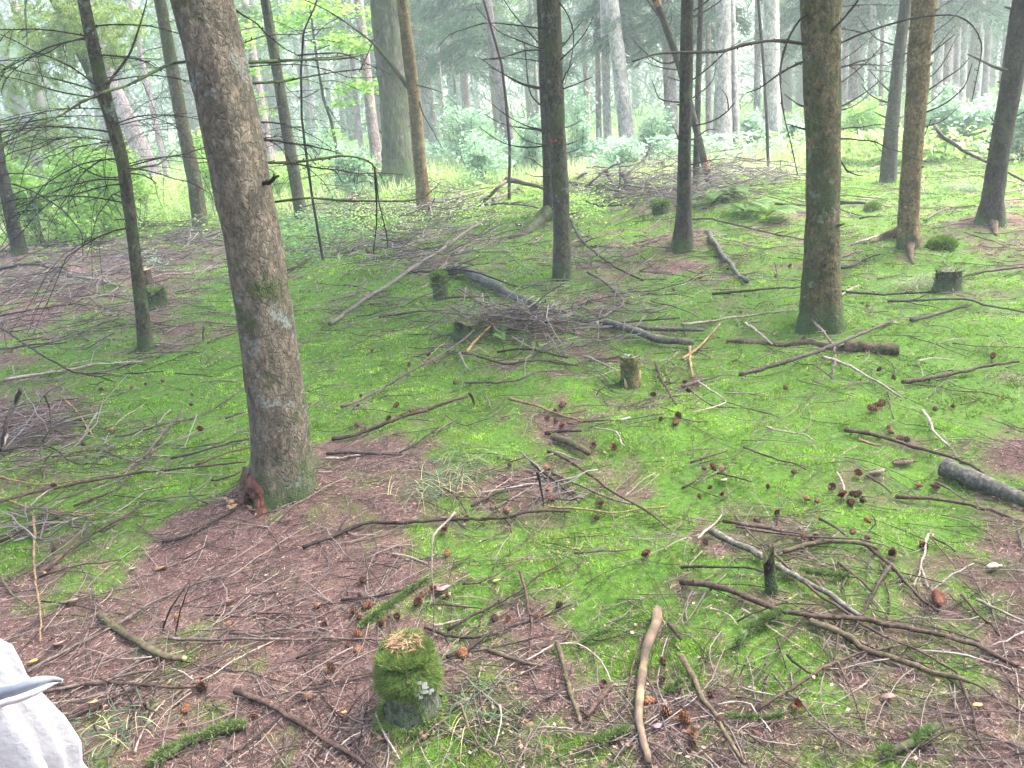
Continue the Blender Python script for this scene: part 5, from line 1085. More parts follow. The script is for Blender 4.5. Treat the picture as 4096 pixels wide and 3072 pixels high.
# ------------------------------------------------------------------ thin twigs, the larger ones as things, the rest as litter
def loose_twig(mb, g, P, L, r, a, col=None, lift=.008, curve=.25):
    n = 7; t = np.linspace(-.5, .5, n); k = g.normal(0, curve); d = np.array([math.cos(a), math.sin(a), 0]); s = np.array([-math.sin(a), math.cos(a), 0])
    line = P + d * (t * L)[:, None] + s * (k * L * (t * t * 4 - .5) * .3 + np.cumsum(g.normal(0, .02, n)) * L * .5)[:, None]
    line[:, 2] = hgt(line[:, 0], line[:, 1]) + lift + r + np.abs(g.normal(0, .004)); mb.tube(line, np.linspace(r, r * .5, n), 4, col); return line
ZONES = [('the mossy stump', 900, 1500, 260, 110, 24), ('the white sack', 330, 1500, 260, 130, 22), ('the thick mottled tree', 380, 1050, 300, 140, 26), ('the lichen speckled branch', 1850, 1380, 330, 160, 30), ('the twig mound', 1080, 730, 220, 60, 24),
         ('the splintered stump', 1400, 850, 240, 90, 22), ('the cut log', 1850, 800, 260, 90, 20), ('the slender crooked tree', 330, 720, 230, 90, 20), ('the grass tuft', 1080, 1080, 230, 80, 18), ('the fern bank', 1560, 560, 260, 60, 16)]
def small_twigs():
    g = np.random.default_rng(321); mats = ['grey', 'brown', 'dark', 'pale', 'brown', 'dark']
    for lm, x, y, sx, sy, n in ZONES:
        for j in range(n):
            q = hit('Z', min(2200, max(5, x + g.normal(0, .5) * sx)), min(1655, max(420, y + g.normal(0, .5) * sy))); mb = MB(); L = g.uniform(.12, .42) * (1 if q[1] < 4 else 1.4); r = g.uniform(.0018, .0036) * max(1, q[1] / 4.5)
            l = loose_twig(mb, g, q, L, r, g.uniform(0, 6.28)); knobbly(mb, l, np.full(len(l), r * .8), .04, j, .7); o = mb.build('twig', M[mats[j % 6]], None, q)
            tag(o, 'small thin dead twig scattered around ' + lm, 'twig', 'small dead twigs around ' + lm)
small_twigs()

def twig_litter():
    g = np.random.default_rng(55); mb = MB(); pal = [(.085, .068, .062), (.045, .033, .028), (.14, .112, .10), (.03, .023, .02), (.20, .165, .14)]
    x, y, r = scatter(9500, 1.3, 15, .75); m = mossiness(x, y)
    for i in range(len(x)):
        if g.random() < .4 + .6 * (1 - m[i]): loose_twig(mb, g, np.array([x[i], y[i], 0]), g.uniform(.05, .36) * max(1, r[i] / 5), g.uniform(.001, .0024) * max(1, r[i] / 3.5), g.uniform(0, 6.28), pal[i % 5])
    o = mb.build('twig_litter', M['tint']); tag(o, 'fine twig crumbs and thin dead shoots littering the whole floor', 'twig litter', None, 'stuff')
twig_litter()

def brush(label, spots, seed, pal):
    g = np.random.default_rng(seed); mb = MB()
    for (x, y, w, h, n, top, L) in spots:
        for j in range(int(n * .8)):
            P = hit('Z', x + g.normal(0, .38) * w, max(352, y + g.normal(0, .33) * h)); z0 = P[2] + top * abs(g.normal(0, .45)); a = g.uniform(0, 6.28); el = g.normal(0, .28); l = L * g.uniform(.35, 1.1); d = np.array([math.cos(a) * math.cos(el), math.sin(a) * math.cos(el), math.sin(el)])
            t = np.linspace(-.5, .5, 7); line = P + d * (t * l)[:, None] + np.cumsum(g.normal(0, .025, (7, 3)), 0) * l; line[:, 2] += z0 - P[2]; line[:, 2] = np.maximum(line[:, 2], hgt(line[:, 0], line[:, 1]) + .01)
            r = g.uniform(.002, .0065) * max(.8, P[1] / 8); mb.tube(line, np.linspace(r, r * .4, 7), 4, pal[j % len(pal)])
    o = mb.build('brush_heap', M['tint']); tag(o, label, 'brush heap', 'heaps of dead brush', 'stuff')
PT = [(.10, .085, .08), (.15, .128, .122), (.05, .04, .037), (.20, .172, .162), (.085, .062, .054)]
brush('heap of grey dead brush behind the dark straight tree', [(1390, 420, 150, 50, 190, .4, .9), (1560, 405, 140, 50, 260, .4, .9), (1480, 425, 120, 40, 120, .25, .9), (1300, 410, 90, 30, 90, .2, .8), (1680, 385, 90, 22, 80, .15, .8)], 1, PT)
brush('dark dead brush spread under the leaning trees at the picture side', [(90, 620, 240, 70, 230, .16, .7), (170, 700, 340, 130, 60, .04, 1.0), (470, 620, 160, 90, 40, .04, .8), (250, 560, 200, 40, 130, .12, .7), (410, 520, 160, 40, 120, .2, .8)], 2, PT)
brush('dead brush among seedlings around the knotty brown tree', [(870, 470, 200, 45, 150, .25, .8), (980, 450, 130, 45, 120, .3, .8), (780, 545, 220, 30, 120, .08, .8), (900, 520, 260, 60, 110, .1, 1.1), (720, 470, 160, 50, 90, .2, 1.0), (930, 570, 170, 60, 70, .03, .9), (800, 650, 160, 60, 36, .02, .8), (1260, 560, 240, 60, 70, .03, .8), (760, 460, 60, 40, 50, .3, .6)], 3, PT)
brush('mound of fine dead twigs beside the flat topped stump', [(1130, 700, 150, 40, 170, .12, .5), (1020, 690, 110, 40, 80, .12, .5), (1280, 690, 140, 30, 60, .05, .5), (1180, 730, 330, 90, 110, .03, .8), (1350, 640, 300, 80, 70, .03, .8)], 4, PT)
brush('tangle of thin dark twigs lying by the picture side', [(80, 930, 150, 70, 90, .1, .5), (200, 1010, 300, 90, 40, .03, .55), (90, 1140, 160, 60, 50, .06, .5), (250, 960, 420, 130, 36, .02, .9)], 5, PT)
brush('fan of thin grey twigs on needles near the grass tuft', [(1150, 1060, 150, 70, 36, .03, .3)], 6, PT)

# ------------------------------------------------------------------ stumps
def stump(label, P, r, h, mat, top, seed, flare=.25, lean=(0, 0), rings=(.25, .2, .12), moss=None, ragged=0):
    g = np.random.default_rng(seed); root = empty('tree_stump', P); tag(root, label, 'stump'); n = 36; ang = np.arange(n) * 2 * math.pi / n; zs = np.concatenate([np.linspace(-.05, h * .3, 6), np.linspace(h * .4, h, 8)]); V = []
    for z in zs:
        f = max(z, 0) / h; rr = r * (1 + flare * math.exp(-max(z, 0) / (h * .28)) * (.4 + .6 * (.5 + .5 * np.cos(ang * 4 + seed))) + .10 * (vnoise(ang * 2, np.full(n, z * 9), seed) - .5) + .05 * (vnoise(ang * 5.5, np.full(n, z * 30), seed + 1) - .5))
        zz = np.full(n, z) + (ragged * h * (vnoise(ang * 2.2, np.zeros(n), seed + 4) - .45) * f ** 3 if ragged else 0)
        V.append(np.stack([np.cos(ang) * rr + lean[0] * f * h, np.sin(ang) * rr + lean[1] * f * h, zz], 1) + P)
    k = np.arange(n); q = np.concatenate([np.stack([i * n + k, i * n + (k + 1) % n, (i + 1) * n + (k + 1) % n, (i + 1) * n + k], 1) for i in range(len(zs) - 1)])
    mb = MB(); mb.add(np.concatenate(V), [q]); mb.build('bark', M[mat], root, P)
    R = V[-1]; c = R.mean(0); mb = MB(); ringv = [c + (R - c) * s + [0, 0, .002 + .006 * (1 - s) + (-.02 * (1 - s) if ragged else 0)] for s in (1.0, .8, .6, .4, .2, .05)]
    cols = np.concatenate([np.tile(np.array(rings) * (.85 + .3 * ((i % 2))), (n, 1)) for i in range(6)])
    mb.add(np.concatenate(ringv), [np.concatenate([np.stack([i * n + k, i * n + (k + 1) % n, (i + 1) * n + (k + 1) % n, (i + 1) * n + k], 1) for i in range(5)]), (k + 5 * n)[None]], cols); mb.build('cut_face', M['tint'], root, P)
    if moss:
        m = moss; a = g.uniform(0, 6.28, m); f = g.random(m) ** .6; ru = r * 1.02; topk = g.random(m) < .5
        x = np.where(topk, np.cos(a) * ru * np.sqrt(g.random(m)), np.cos(a) * ru * 1.02); y = np.where(topk, np.sin(a) * ru * np.sqrt(g.random(m)), np.sin(a) * ru * 1.02); z = np.where(topk, h + .004, h * (.25 + .75 * f))
        Q = P + np.stack([x + lean[0] * z, y + lean[1] * z, z], 1); d = unit(np.stack([np.cos(a) * ~topk + g.normal(0, .5, m), np.sin(a) * ~topk + g.normal(0, .5, m), g.uniform(.1, 1, m)], 1)); ff = g.random(m)[:, None]
        mb = MB(); mb.add(*blades(Q, d, g.uniform(.012, .03, m) * max(1, P[1] / 5), np.maximum(.003, P[1] * .0012) * np.ones(m), np.array([.05, .10, .02]) * (1 - ff) + np.array([.15, .26, .05]) * ff)); mb.build('moss_cap', M['moss'], root, P, smooth=False)
    return root
P = hit('E', 645, 278); stump('small round stump with a flat mossy top among bright moss', P, wpx(95, 'E', P) / 2, .21, 'trunk_mossy', 1, 11, .1, rings=(.16, .19, .10), moss=900)
P = hit('E', 1872, 838); SS = stump('splintered stump with a sawn grey top and torn yellow wood', P, wpx(112, 'E', P) / 2, .17, 'trunk_tan', 1, 12, .35, rings=(.24, .23, .19), moss=320)
def splinters(root, P, spots):
    for (p, x0, y0, x1, y1, w) in spots:
        a = hit(p, x0, y0, .01); b = at_y(p, x1, y1, a[1] + .03); d = b - a; s = unit(np.cross(d, [0, 1, 0])) * wpx(w, p, a) / 2; t = np.array([0, .012, 0]); mb = MB()
        mb.add([a - s - t, a + s - t, b + s * .2 - t * .3, b - s * .2 - t * .3, a - s + t, a + s + t, b + s * .2 + t * .3, b - s * .2 + t * .3], [np.array([[0, 1, 2, 3], [7, 6, 5, 4], [0, 4, 5, 1], [1, 5, 6, 2], [2, 6, 7, 3], [3, 7, 4, 0]])], (.42, .31, .16)); mb.build('splinter', M['tint'], root, P, smooth=False)
splinters(SS, P, (('E', 1830, 830, 1770, 725, 34), ('E', 1822, 845, 1800, 760, 22), ('E', 1925, 850, 1935, 740, 26), ('E', 1845, 860, 1830, 770, 18)))
P = hit('Z', 338, 660); stump('rotten dark stump with a ragged mossy top beside the slender crooked tree', P, wpx(46, 'Z', P) / 2, .14, 'trunk_dark', 1, 13, .5, rings=(.05, .042, .03), moss=420, ragged=.6)
P = hit('Z', 316, 612); stump('low brown sawn stump behind the slender crooked tree', P, wpx(30, 'Z', P) / 2, .14, 'log_bark', 1, 14, .2, rings=(.24, .18, .12))
P = hit('Z', 2046, 628); stump('dark mossy stump half hidden by twigs past the thick upright brown tree', P, wpx(52, 'Z', P) / 2, .15, 'trunk_dark', 1, 15, .2, rings=(.10, .09, .06), moss=260)
P = hit('Z', 1426, 460); stump('small dark stump wearing a bright moss cap beside the dark straight tree', P, wpx(34, 'Z', P) / 2, .13, 'trunk_dark', 1, 16, .2, rings=(.1, .14, .05), moss=500)
P = hit('Z', 791, 492); stump('upright brown sawn stump with a fern leaf over it among seedlings', P, wpx(20, 'Z', P) / 2, .17, 'trunk_tan', 1, 17, .1, rings=(.3, .25, .18))
P = hit('Z', 783, 452); stump('slanted tan sawn stump beside the drooping hooked branch', P, wpx(18, 'Z', P) / 2, .2, 'trunk_tan', 1, 18, .1, lean=(-.75, 0), rings=(.32, .26, .18))
P = hit('Z', 1432, 372); stump('thin tan stake stump standing in the brush heap', P, wpx(9, 'Z', P) / 2, .22, 'trunk_tan', 1, 19, .1, rings=(.3, .25, .18))
P = hit('Z', 1018, 722); stump('rotten dark stump buried in the twig mound', P, wpx(70, 'Z', P) / 2, .09, 'trunk_dark', 1, 20, .3, rings=(.07, .05, .035), moss=260, ragged=.5)
P = hit('Z', 1668, 1282); stump('decayed mossy peg stump under the lichen speckled branch', P, wpx(24, 'Z', P) / 2, .13, 'trunk_dark', 1, 21, .4, lean=(-.12, 0), rings=(.1, .08, .05), moss=60, ragged=.6)

def mossy_stump():
    P = hit('Z', 897, 1545); r = wpx(122, 'Z', P) / 2; h = .20; g = np.random.default_rng(8); root = stump('moss covered stump with a shaggy green cap and brown needles on top', P, r * .86, h - .01, 'algae_bark', 1, 31, .22, rings=(.14, .12, .07)); n = 26000
    # shaggy moss: thick round the upper third, thinner on the bark below, spreading again round the foot
    a = g.uniform(0, 6.28, n); u = g.random(n); side = g.random(n) < .62; fz = np.where(u < .62, g.uniform(.52, 1.02, n), np.where(u < .8, g.uniform(.15, .55, n), g.uniform(-.02, .2, n)))
    bulge = 1.0 - .16 * np.clip(fz - .86, 0, 1) / .16 + .26 * np.exp(-((fz - .74) / .2) ** 2) + .6 * np.exp(-np.maximum(fz, 0) / .14); rs = r * .86 * bulge * (1 + .16 * (vnoise(np.cos(a) * 3 + 9, np.sin(a) * 3 + fz * 5, 3) - .5)); rt = r * .98 * np.sqrt(g.random(n)); keep = side | (rt > r * .0)
    x = np.where(side, np.cos(a) * rs, np.cos(a) * rt); y = np.where(side, np.sin(a) * rs, np.sin(a) * rt); z = np.where(side, fz * h, h + .026 * (1 - (rt / r) ** 2) + .002)
    Q = P + np.stack([x, y, z], 1); d = unit(np.stack([np.where(side, np.cos(a) * .8, 0) + g.normal(0, .45, n), np.where(side, np.sin(a) * .8, 0) + g.normal(0, .45, n), np.where(side, g.normal(-.15, .6, n), g.uniform(.2, 1, n))], 1))
    bald = (vnoise(np.cos(a) * 4.2 + 5, fz * 5.2 + np.sin(a) * 3.5, 44) > .30) & side & (fz < .56) & (fz > .16); Q, d, x, y, z, side = Q[~bald], d[~bald], x[~bald], y[~bald], z[~bald], side[~bald]; n = len(Q)
    vn = vnoise(x * 38 + 3, z * 38 + y * 30, 6); f = np.clip(g.random(n) * .5 + .6 * vn, 0, 1)[:, None]; c = np.array([.05, .095, .025]) * (1 - f) + np.array([.18, .29, .065]) * f; ol = g.random(n) < .16; c[ol] = np.array([.17, .14, .06]) * g.uniform(.6, 1.3, (ol.sum(), 1))
    mb = MB(); mb.add(*blades(Q, d, g.uniform(.008, .020, n) * (.5 + vn), np.full(n, .0028), c)); o = mb.build('moss_cap', M['moss'], root, P, smooth=False); o['label'] = 'shaggy green moss'
    m = 240; a = g.uniform(0, 6.28, m); rr = r * .6 * np.sqrt(g.random(m)); Q = P + np.stack([np.cos(a) * rr, np.sin(a) * rr, h + .036 - .02 * (rr / r) ** 2 + g.uniform(0, .008, m)], 1); d = unit(np.stack([g.normal(size=m), g.normal(size=m), g.normal(0, .10, m)], 1)); pal = np.array([(.30, .19, .11), (.25, .15, .09), (.34, .24, .14), (.18, .11, .07)])
    mb = MB(); mb.add(*blades(Q, d, g.uniform(.016, .032, m), np.full(m, .0026), pal[g.integers(0, 4, m)])); o = mb.build('needle_cap', M['needle'], root, P, smooth=False); o['label'] = 'brown fallen needles'
    mb = MB(); C = at_y('H', 520, 1155, P[1] - r * .98)
    for i in range(26):
        q = C + np.array([g.normal(0, .012), g.normal(-.004, .002), g.normal(0, .009)]); s = g.uniform(.003, .007); mb.add([q + [-s, 0, -s], q + [s, 0, -s * .7], q + [s * .9, 0, s], q + [-s, 0, s * .8]], [np.array([[0, 1, 2, 3]])], (.62, .58, .56))
    o = mb.build('white_fungus', M['tint'], root, P, smooth=False); o['label'] = 'small white crusty patch'
mossy_stump()

# ------------------------------------------------------------------ the sawn log in the moss, half of it rotted away
def cut_log():
    g = np.random.default_rng(6); a = hit('F', 1045, 612); b = hit('F', 1398, 640); r = wpx(84, 'F', b) / 2; a[2] += r * .55; b[2] += r * .8; B = (a + b) / 2; root = empty('log', B); tag(root, 'thick brown sawn log lying in moss, rotten at one end', 'log', 'logs on the forest floor')
    l = np.linspace(0, 1, 26)[:, None] * (b - a) + a; mb = MB(); mb.tube(l, r * (1 + .03 * g.normal(size=26)), 26, rough=.12, seed=4); mb.build('bark', M['log_bark'], root, B)
    d = unit(b - a); k = MB(); cols = np.array([np.array((.20, .155, .10)) * s for s in (.55, .95, 1.1, .9, 1.05)])
    k.tube(np.stack([b + d * e for e in (.001, .003, .004, .0045, .005)]), r * np.array([1.0, .93, .7, .45, .1]), 26, cols); k.build('cut_face', M['tint'], root, B)
    c = hit('F', 285, 560); e = hit('F', 860, 575); l = catmull(np.array([c, c * .6 + e * .4, c * .3 + e * .7, e, a]), .03); m = len(l); rr = r * np.interp(np.linspace(0, 1, m), [0, .1, .5, .8, 1], [.3, .6, .62, .55, .7]); l[:, 2] = hgt(l[:, 0], l[:, 1]) + rr * .35
    mb = MB(); mb.tube(l, rr * (1 + .12 * g.normal(size=m)), 14, rough=.35, seed=8); mb.build('rotten_end', M['mossbrown'], root, B)
cut_log()

# ------------------------------------------------------------------ cones
def cone_mesh(seed, L=.036, R=.0135, rows=6, per=7, col=((.11, .055, .035), (.24, .13, .08))):
    g = np.random.default_rng(seed); mb = MB(); t = np.linspace(0, 1, 7); mb.tube(np.stack([np.zeros(7), np.zeros(7), (t - .1) * L], 1), R * .72 * np.sin(np.clip(t * .92 + .08, 0, 1) * math.pi) ** .7 + .0008, 9, np.array(col[0]) * .35)  # core coloured dark to stand in for shade between the scales
    for i in range(rows):
        f = (i + .3) / rows; rr = R * math.sin(min(1, f * .9 + .10) * math.pi) ** .65
        for j in range(per):
            a = (j + .5 * (i % 2)) * 2 * math.pi / per + g.normal(0, .06); d = np.array([math.cos(a), math.sin(a), 0]); s = np.array([-d[1], d[0], 0]) * rr * .46; b = d * rr * .45 + [0, 0, f * L - .003]; e = d * rr * g.uniform(1.2, 1.5) + [0, 0, f * L + L * .12]
            c = np.array(col[0]) + (np.array(col[1]) - col[0]) * g.random(); mb.add([b - s * .7, b + s * .7, e + s, e - s, e * 1.0 + d * rr * .05 + [0, 0, .0022]], [np.array([[0, 1, 2, 3]]), np.array([[3, 2, 4]])], np.array([c * .35, c * .35, c, c, c * 1.5]))  # scale roots painted dark as shaded recesses, tips lighter
    return share(mb, 'larch_cone', M['tint'])
CONES = [cone_mesh(1), cone_mesh(2, .033, .0145, col=((.08, .045, .035), (.19, .11, .075))), cone_mesh(3, .04, .0135, col=((.13, .05, .025), (.26, .12, .06)))]
CONEXY = dict(
 H='685,140 755,65 800,70 1075,20 1640,70 670,300 155,480 130,575 135,640 105,680 135,720 135,835 90,930 60,900 480,640 380,690 545,545 615,530 705,585 990,735 1080,735 1300,690 1395,650 1950,310 235,750 305,720 790,975 2095,1030 2060,1105 2040,1255 2140,1335 1690,1140',
 I='165,1180 250,1395 40,1400 50,1470 75,1540 755,1285 790,215 825,222 870,185 1095,175 1210,205 1540,225 160,230 500,70 1215,100 600,45 1340,300',
 G='2170,1040 2150,1105 1300,1100 1310,1140 1305,1185 1185,1325 1190,1390 2010,1240 1650,1330 2065,640 2090,750 1175,700 1515,740 345,280',
 E='1455,975 1430,1005 1395,1030 1320,1070 1385,1090 1415,1115 1545,1245 1635,1260 1775,1280 1350,1405 1120,1490 1335,1540 1345,1600 1520,1548 1660,1625 2050,805 2065,1095 2155,1115 2195,1055 2025,910 435,735 560,665 330,850 340,1000 375,985 410,1065 445,1030 295,1080 110,1120 130,920 100,995 740,850 195,640 910,370 1080,1380 2160,240',
 F='685,870 1260,765 1375,825 1345,1150 1265,1185 1365,1175 1385,1205 1440,1220 2005,685 1765,1000 1620,1020 1010,465 785,570 135,1405 215,1415 280,1400 170,1535 115,1600 250,1580 550,1535 820,1610 860,1620 975,1530 1010,1580 1080,1560 1080,1610 1085,1640 1115,1590 1185,1620 1550,1520 1610,1515 705,1425 1160,1440 25,840 30,890 105,160 600,150 700,75 285,95 1210,340 370,380',
 D='660,875 955,850 850,875 1048,825 1248,925 1320,1140 748,1155 545,1245 1230,980 360,1500')
MARKS = [('the mossy stump', 895, 1460), ('the white sack', 120, 1560), ('the rotten hollow', 540, 1070), ('the thick mottled tree', 640, 950), ('the thick upright brown tree', 1772, 690), ('the splintered stump', 1362, 810), ('the flat topped stump', 952, 620), ('the cut log', 1900, 755),
         ('the big grey green log', 2140, 1060), ('the lichen speckled branch', 1680, 1230), ('the barkless branch', 1395, 1440), ('the grass tuft', 970, 1030), ('the yellow leaf', 1075, 1265), ('the cream bark chip', 2145, 1235), ('the tangle of dark twigs', 150, 960), ('the slender crooked tree', 314, 755),
         ('the tall red cone', 2025, 1300), ('the fat moss covered log piece', 430, 1610), ('the short fat branch', 310, 1390), ('the twig mound', 1080, 710), ('the dark straight tree', 1473, 532), ('the dark stump', 2046, 610), ('the bone white bark chip', 1352, 912), ('the twig fan', 1150, 1060), ('the paint marked tree', 1213, 602), ('the fir cone', 1955, 1008), ('the long dark curved branch', 880, 1140), ('the bright moss patch', 1220, 1170)]
def cones():
    g = np.random.default_rng(14); seen = {}
    for p, s in CONEXY.items():
        for j, q in enumerate(s.split()):
            x, y = map(float, q.split(',')); P = hit(p, x, y); a, b, k = PAN[p]; u, v = (a + x * k) / 1.8517, (b + y * k) / 1.8517; ki = (len(seen) + j) % 3
            nm, mu, mv = min(MARKS, key=lambda m: (m[1] - u) ** 2 + 1.6 * (m[2] - v) ** 2); moss = float(mossiness(P[0:1], P[1:2])[0]) > .5
            o = bpy.data.objects.new('larch_cone', CONES[ki]); COL.objects.link(o); sc = g.uniform(.5, .92); o.scale = (sc,) * 3; o.rotation_euler = (g.uniform(.5, 1.9), g.uniform(-.4, .4), g.uniform(0, 6.28)); o.location = P + [0, 0, .014 + .006 * moss]
            lab = f"{('reddish brown', 'dark brown', 'bright rusty')[0]} larch cone lying on {'green moss' if moss else 'brown needles'} near {nm}"; tag(o, lab, 'cone', f"larch cones on {'moss' if moss else 'needles'} near {nm}")
cones()
def big_cone(label, p, x0, y0, x1, y1, w, col, rows=16):
    A, B = hit(p, x0, y0), hit(p, x1, y1); L = np.linalg.norm(B - A); R = wpx(w, p, A) / 2; me = cone_mesh(int(x0), L, R, rows, 10, col); o = bpy.data.objects.new('fir_cone', me); COL.objects.link(o); o.location = A + [0, 0, R + .012]; o.rotation_euler = Vector(B - A).to_track_quat('Z', 'Y').to_euler(); tag(o, label, 'cone', None)
big_cone('pale long fir cone lying on bright moss', 'F', 1500, 1360, 1365, 1372, 34, ((.2, .14, .1), (.36, .28, .21)))
big_cone('pale chewed fir cone lying beside larch cones in moss', 'F', 1315, 1418, 1210, 1435, 30, ((.22, .16, .12), (.4, .33, .27)), 12)
big_cone('tall red brown fir cone standing beside the pale V twig', 'I', 1660, 650, 1645, 560, 55, ((.12, .045, .025), (.24, .10, .055)), 14)

# ------------------------------------------------------------------ fallen leaves and chips of bark
def flat_leaf(label, p, x, y, size, col, cat='leaf', name='fallen_leaf', aspect=.75, jag=.16, th=.0012):
    g = np.random.default_rng(int(x * 7 + y)); P = hit(p, x, y, .022); n = 16; a = np.arange(n) * 2 * math.pi / n; L = wpx(size, p, P) / 2 * .82; r = L * (1 + jag * g.normal(size=n)); rot = g.uniform(0, 6.28); x_, y_ = np.cos(a) * r, np.sin(a) * r * aspect * 1.5
    X, Y = x_ * math.cos(rot) - y_ * math.sin(rot), x_ * math.sin(rot) + y_ * math.cos(rot); z = .25 * L * (np.cos(a * 2 + 1) * .5) + .15 * X - .35 * Y; top = P + np.stack([X, Y * 1.0, z], 1); k = np.arange(n)
    v = np.vstack([top, P[None] + [0, 0, .1 * L], top - [0, 0, th], P[None] + [0, 0, .1 * L - th]]); f = [np.stack([np.full(n, n), k, (k + 1) % n], 1), np.stack([np.full(n, 2 * n + 1), n + 1 + (k + 1) % n, n + 1 + k], 1), np.stack([k, n + 1 + k, n + 1 + (k + 1) % n, (k + 1) % n], 1)]
    mb = MB(); cc = np.array(col) * .68 * g.uniform(.8, 1.1, (len(v), 1)); mb.add(v, f, cc); o = mb.build(name, M['tint'], None, P, smooth=False); tag(o, label, cat, None if cat != 'leaf' else 'fallen leaves on the floor')
YE, PK, CRM, OR = (.62, .50, .16), (.34, .20, .17), (.66, .56, .40), (.60, .36, .09)
for row in (('pale yellow leaf lying in front of the bright moss patch', 'H', 1008, 475, 62, YE), ('orange yellow leaf beside the very long grey stick', 'G', 215, 1003, 80, OR), ('small yellow leaf beside the dark stick of the white sack', 'G', 615, 1268, 60, (.62, .45, .18)), ('pinkish leaf above the orange yellow leaf', 'G', 392, 882, 85, PK),
    ('pinkish lobed leaf in the needles under the bent tan branch', 'G', 470, 605, 95, PK), ('brown oak leaf beside a green tuft before the thick mottled tree', 'G', 1050, 390, 100, (.30, .17, .09)), ('pink leaf behind the standing dark twigs', 'G', 1490, 606, 62, PK), ('larger pinkish leaf lying behind the mossy stump', 'H', 655, 525, 120, (.40, .26, .24)), ('smaller pinkish leaf behind the mossy stump', 'H', 680, 572, 75, (.42, .28, .27)),
    ('faded pink leaf in the near needles under the mossy root branch', 'I', 1330, 1235, 90, PK), ('yellow leaf near the dropping brown stick', 'I', 1905, 1292, 60, YE), ('mauve leaf beside the bottom of the barkless branch', 'H', 2040, 1430, 75, (.28, .18, .2)), ('orange scrap of leaf at the bottom before the thick near brown branch', 'H', 22, 1335, 45, OR),
    ('tan leaf scrap in the moss by the tan ended stick', 'E', 285, 705, 70, (.42, .30, .18)), ('tan leaf beside the tan leaf scrap in moss', 'E', 362, 682, 45, (.40, .28, .16)), ('pale pink scrap beside the grass tuft', 'E', 838, 1352, 50, (.46, .34, .27)), ('cream scrap on needles by the tangle of small twigs', 'F', 268, 1478, 60, (.55, .40, .30)), ('orange scrap under the lichened log at the mound', 'E', 1690, 155, 30, OR),
    ('mauve leaf on the needles before the thick mottled tree', 'Q5', 985, 1090, 95, (.26, .17, .17)), ('small pale leaf on needles before the rotten hollow', 'Q5', 615, 985, 70, (.42, .27, .2)), ('pale green scrap beside the brown oak leaf', 'G', 870, 395, 50, (.32, .45, .30)), ('pinkish flat leaf at the foot of the grass tuft', 'E', 770, 1560, 75, (.40, .28, .2))):
    flat_leaf(*row)
flat_leaf('cream white bark chip lying among twigs near the picture edge', 'I', 2010, 382, 100, CRM, 'bark chip', 'bark_chip', .7, .1, .006)
flat_leaf('bone white bark chip lying in moss by the splintered stump', 'E', 1840, 1078, 80, (.66, .62, .55), 'bark chip', 'bark_chip', .35, .12, .008)
flat_leaf('pale wood chip lying in moss below the splintered stump', 'E', 1705, 815, 60, (.45, .33, .18), 'wood chip', 'wood_chip', .25, .1, .008)
flat_leaf('pale flat wood chip on needles behind the thick mottled tree', 'Q5', 1640, 395, 200, (.42, .33, .23), 'wood chip', 'wood_chip', .22, .1, .008)
flat_leaf('small white scrap by the foot of the slender crooked tree', 'D', 1025, 592, 45, (.66, .62, .6), 'bark chip', 'bark_chip', .5, .15, .004)
flat_leaf('white scrap on moss beside the arching dark twig', 'D', 265, 637, 26, (.66, .62, .6), 'bark chip', 'bark_chip', .5, .15, .004)
for i, (x, y) in enumerate(((1240, 1000), (1272, 995), (1252, 1018))): 
    P = hit('F', x, y); o = bpy.data.objects.new('larch_cone', CONES[2]); COL.objects.link(o); o.location = P + [0, 0, .02]; o.rotation_euler = (1.2, .3 * i, i * 2.1); tag(o, 'pale cone in a clump of three on bright moss below the whitish bent branch', 'cone', 'clump of three pale cones')

def grass_tuft(label, spots, n, seed, L=.3):
    g = np.random.default_rng(seed); mb = MB(); P0 = hit(*spots[0])
    for (p, x, y) in spots:
        C = hit(p, x, y)
        for i in range(n):
            b = C + g.normal(0, .05, 3) * [1.3, 1, 0]; b[2] = float(hgt(b[0], b[1])); a = g.uniform(0, 6.28); l = L * g.uniform(.5, 1.15); t = np.linspace(0, 1, 6); pale = g.random() < .3
            line = b + np.stack([np.cos(a) * t * l * .85, np.sin(a) * t * l * .85, (.55 * t - .62 * t * t) * l + .01], 1); line[:, 2] = np.maximum(line[:, 2], hgt(line[:, 0], line[:, 1]) + .012); c = np.array((.36, .33, .17) if pale else (.075, .15, .075)) * g.uniform(.8, 1.25)
            s = np.array([-math.sin(a), math.cos(a), 0]) * .0016; wd = np.linspace(1, .25, 6)[:, None]; v = np.stack([line - s * wd, line + s * wd], 1).reshape(-1, 3); k = np.arange(5) * 2; mb.add(v, [np.stack([k, k + 1, k + 3, k + 2], 1)], c)
    o = mb.build('grass_tuft', M['leaf'], None, P0, smooth=False); tag(o, label, 'grass tuft')
grass_tuft('flopped tuft of bluish green grass with straw blades before the twig fan', [('Z', 960, 1040), ('Z', 990, 1010), ('Z', 930, 1060)], 70, 1, .22)
grass_tuft('wispy grass tuft beside the dark stump past the thick upright tree', [('Z', 1985, 622), ('Z', 2000, 612)], 110, 2, .4)
grass_tuft('bright upright grass tuft beside the fat moss covered log piece', [('Z', 222, 1590)], 90, 3, .10)
grass_tuft('thin straw tuft by the foot of the mossy stump', [('Z', 1010, 1545)], 40, 4, .12)
grass_tuft('soft grass tuft on the moss behind the clawed root tree', [('Z', 2060, 408), ('Z', 2090, 412)], 120, 5, .35)

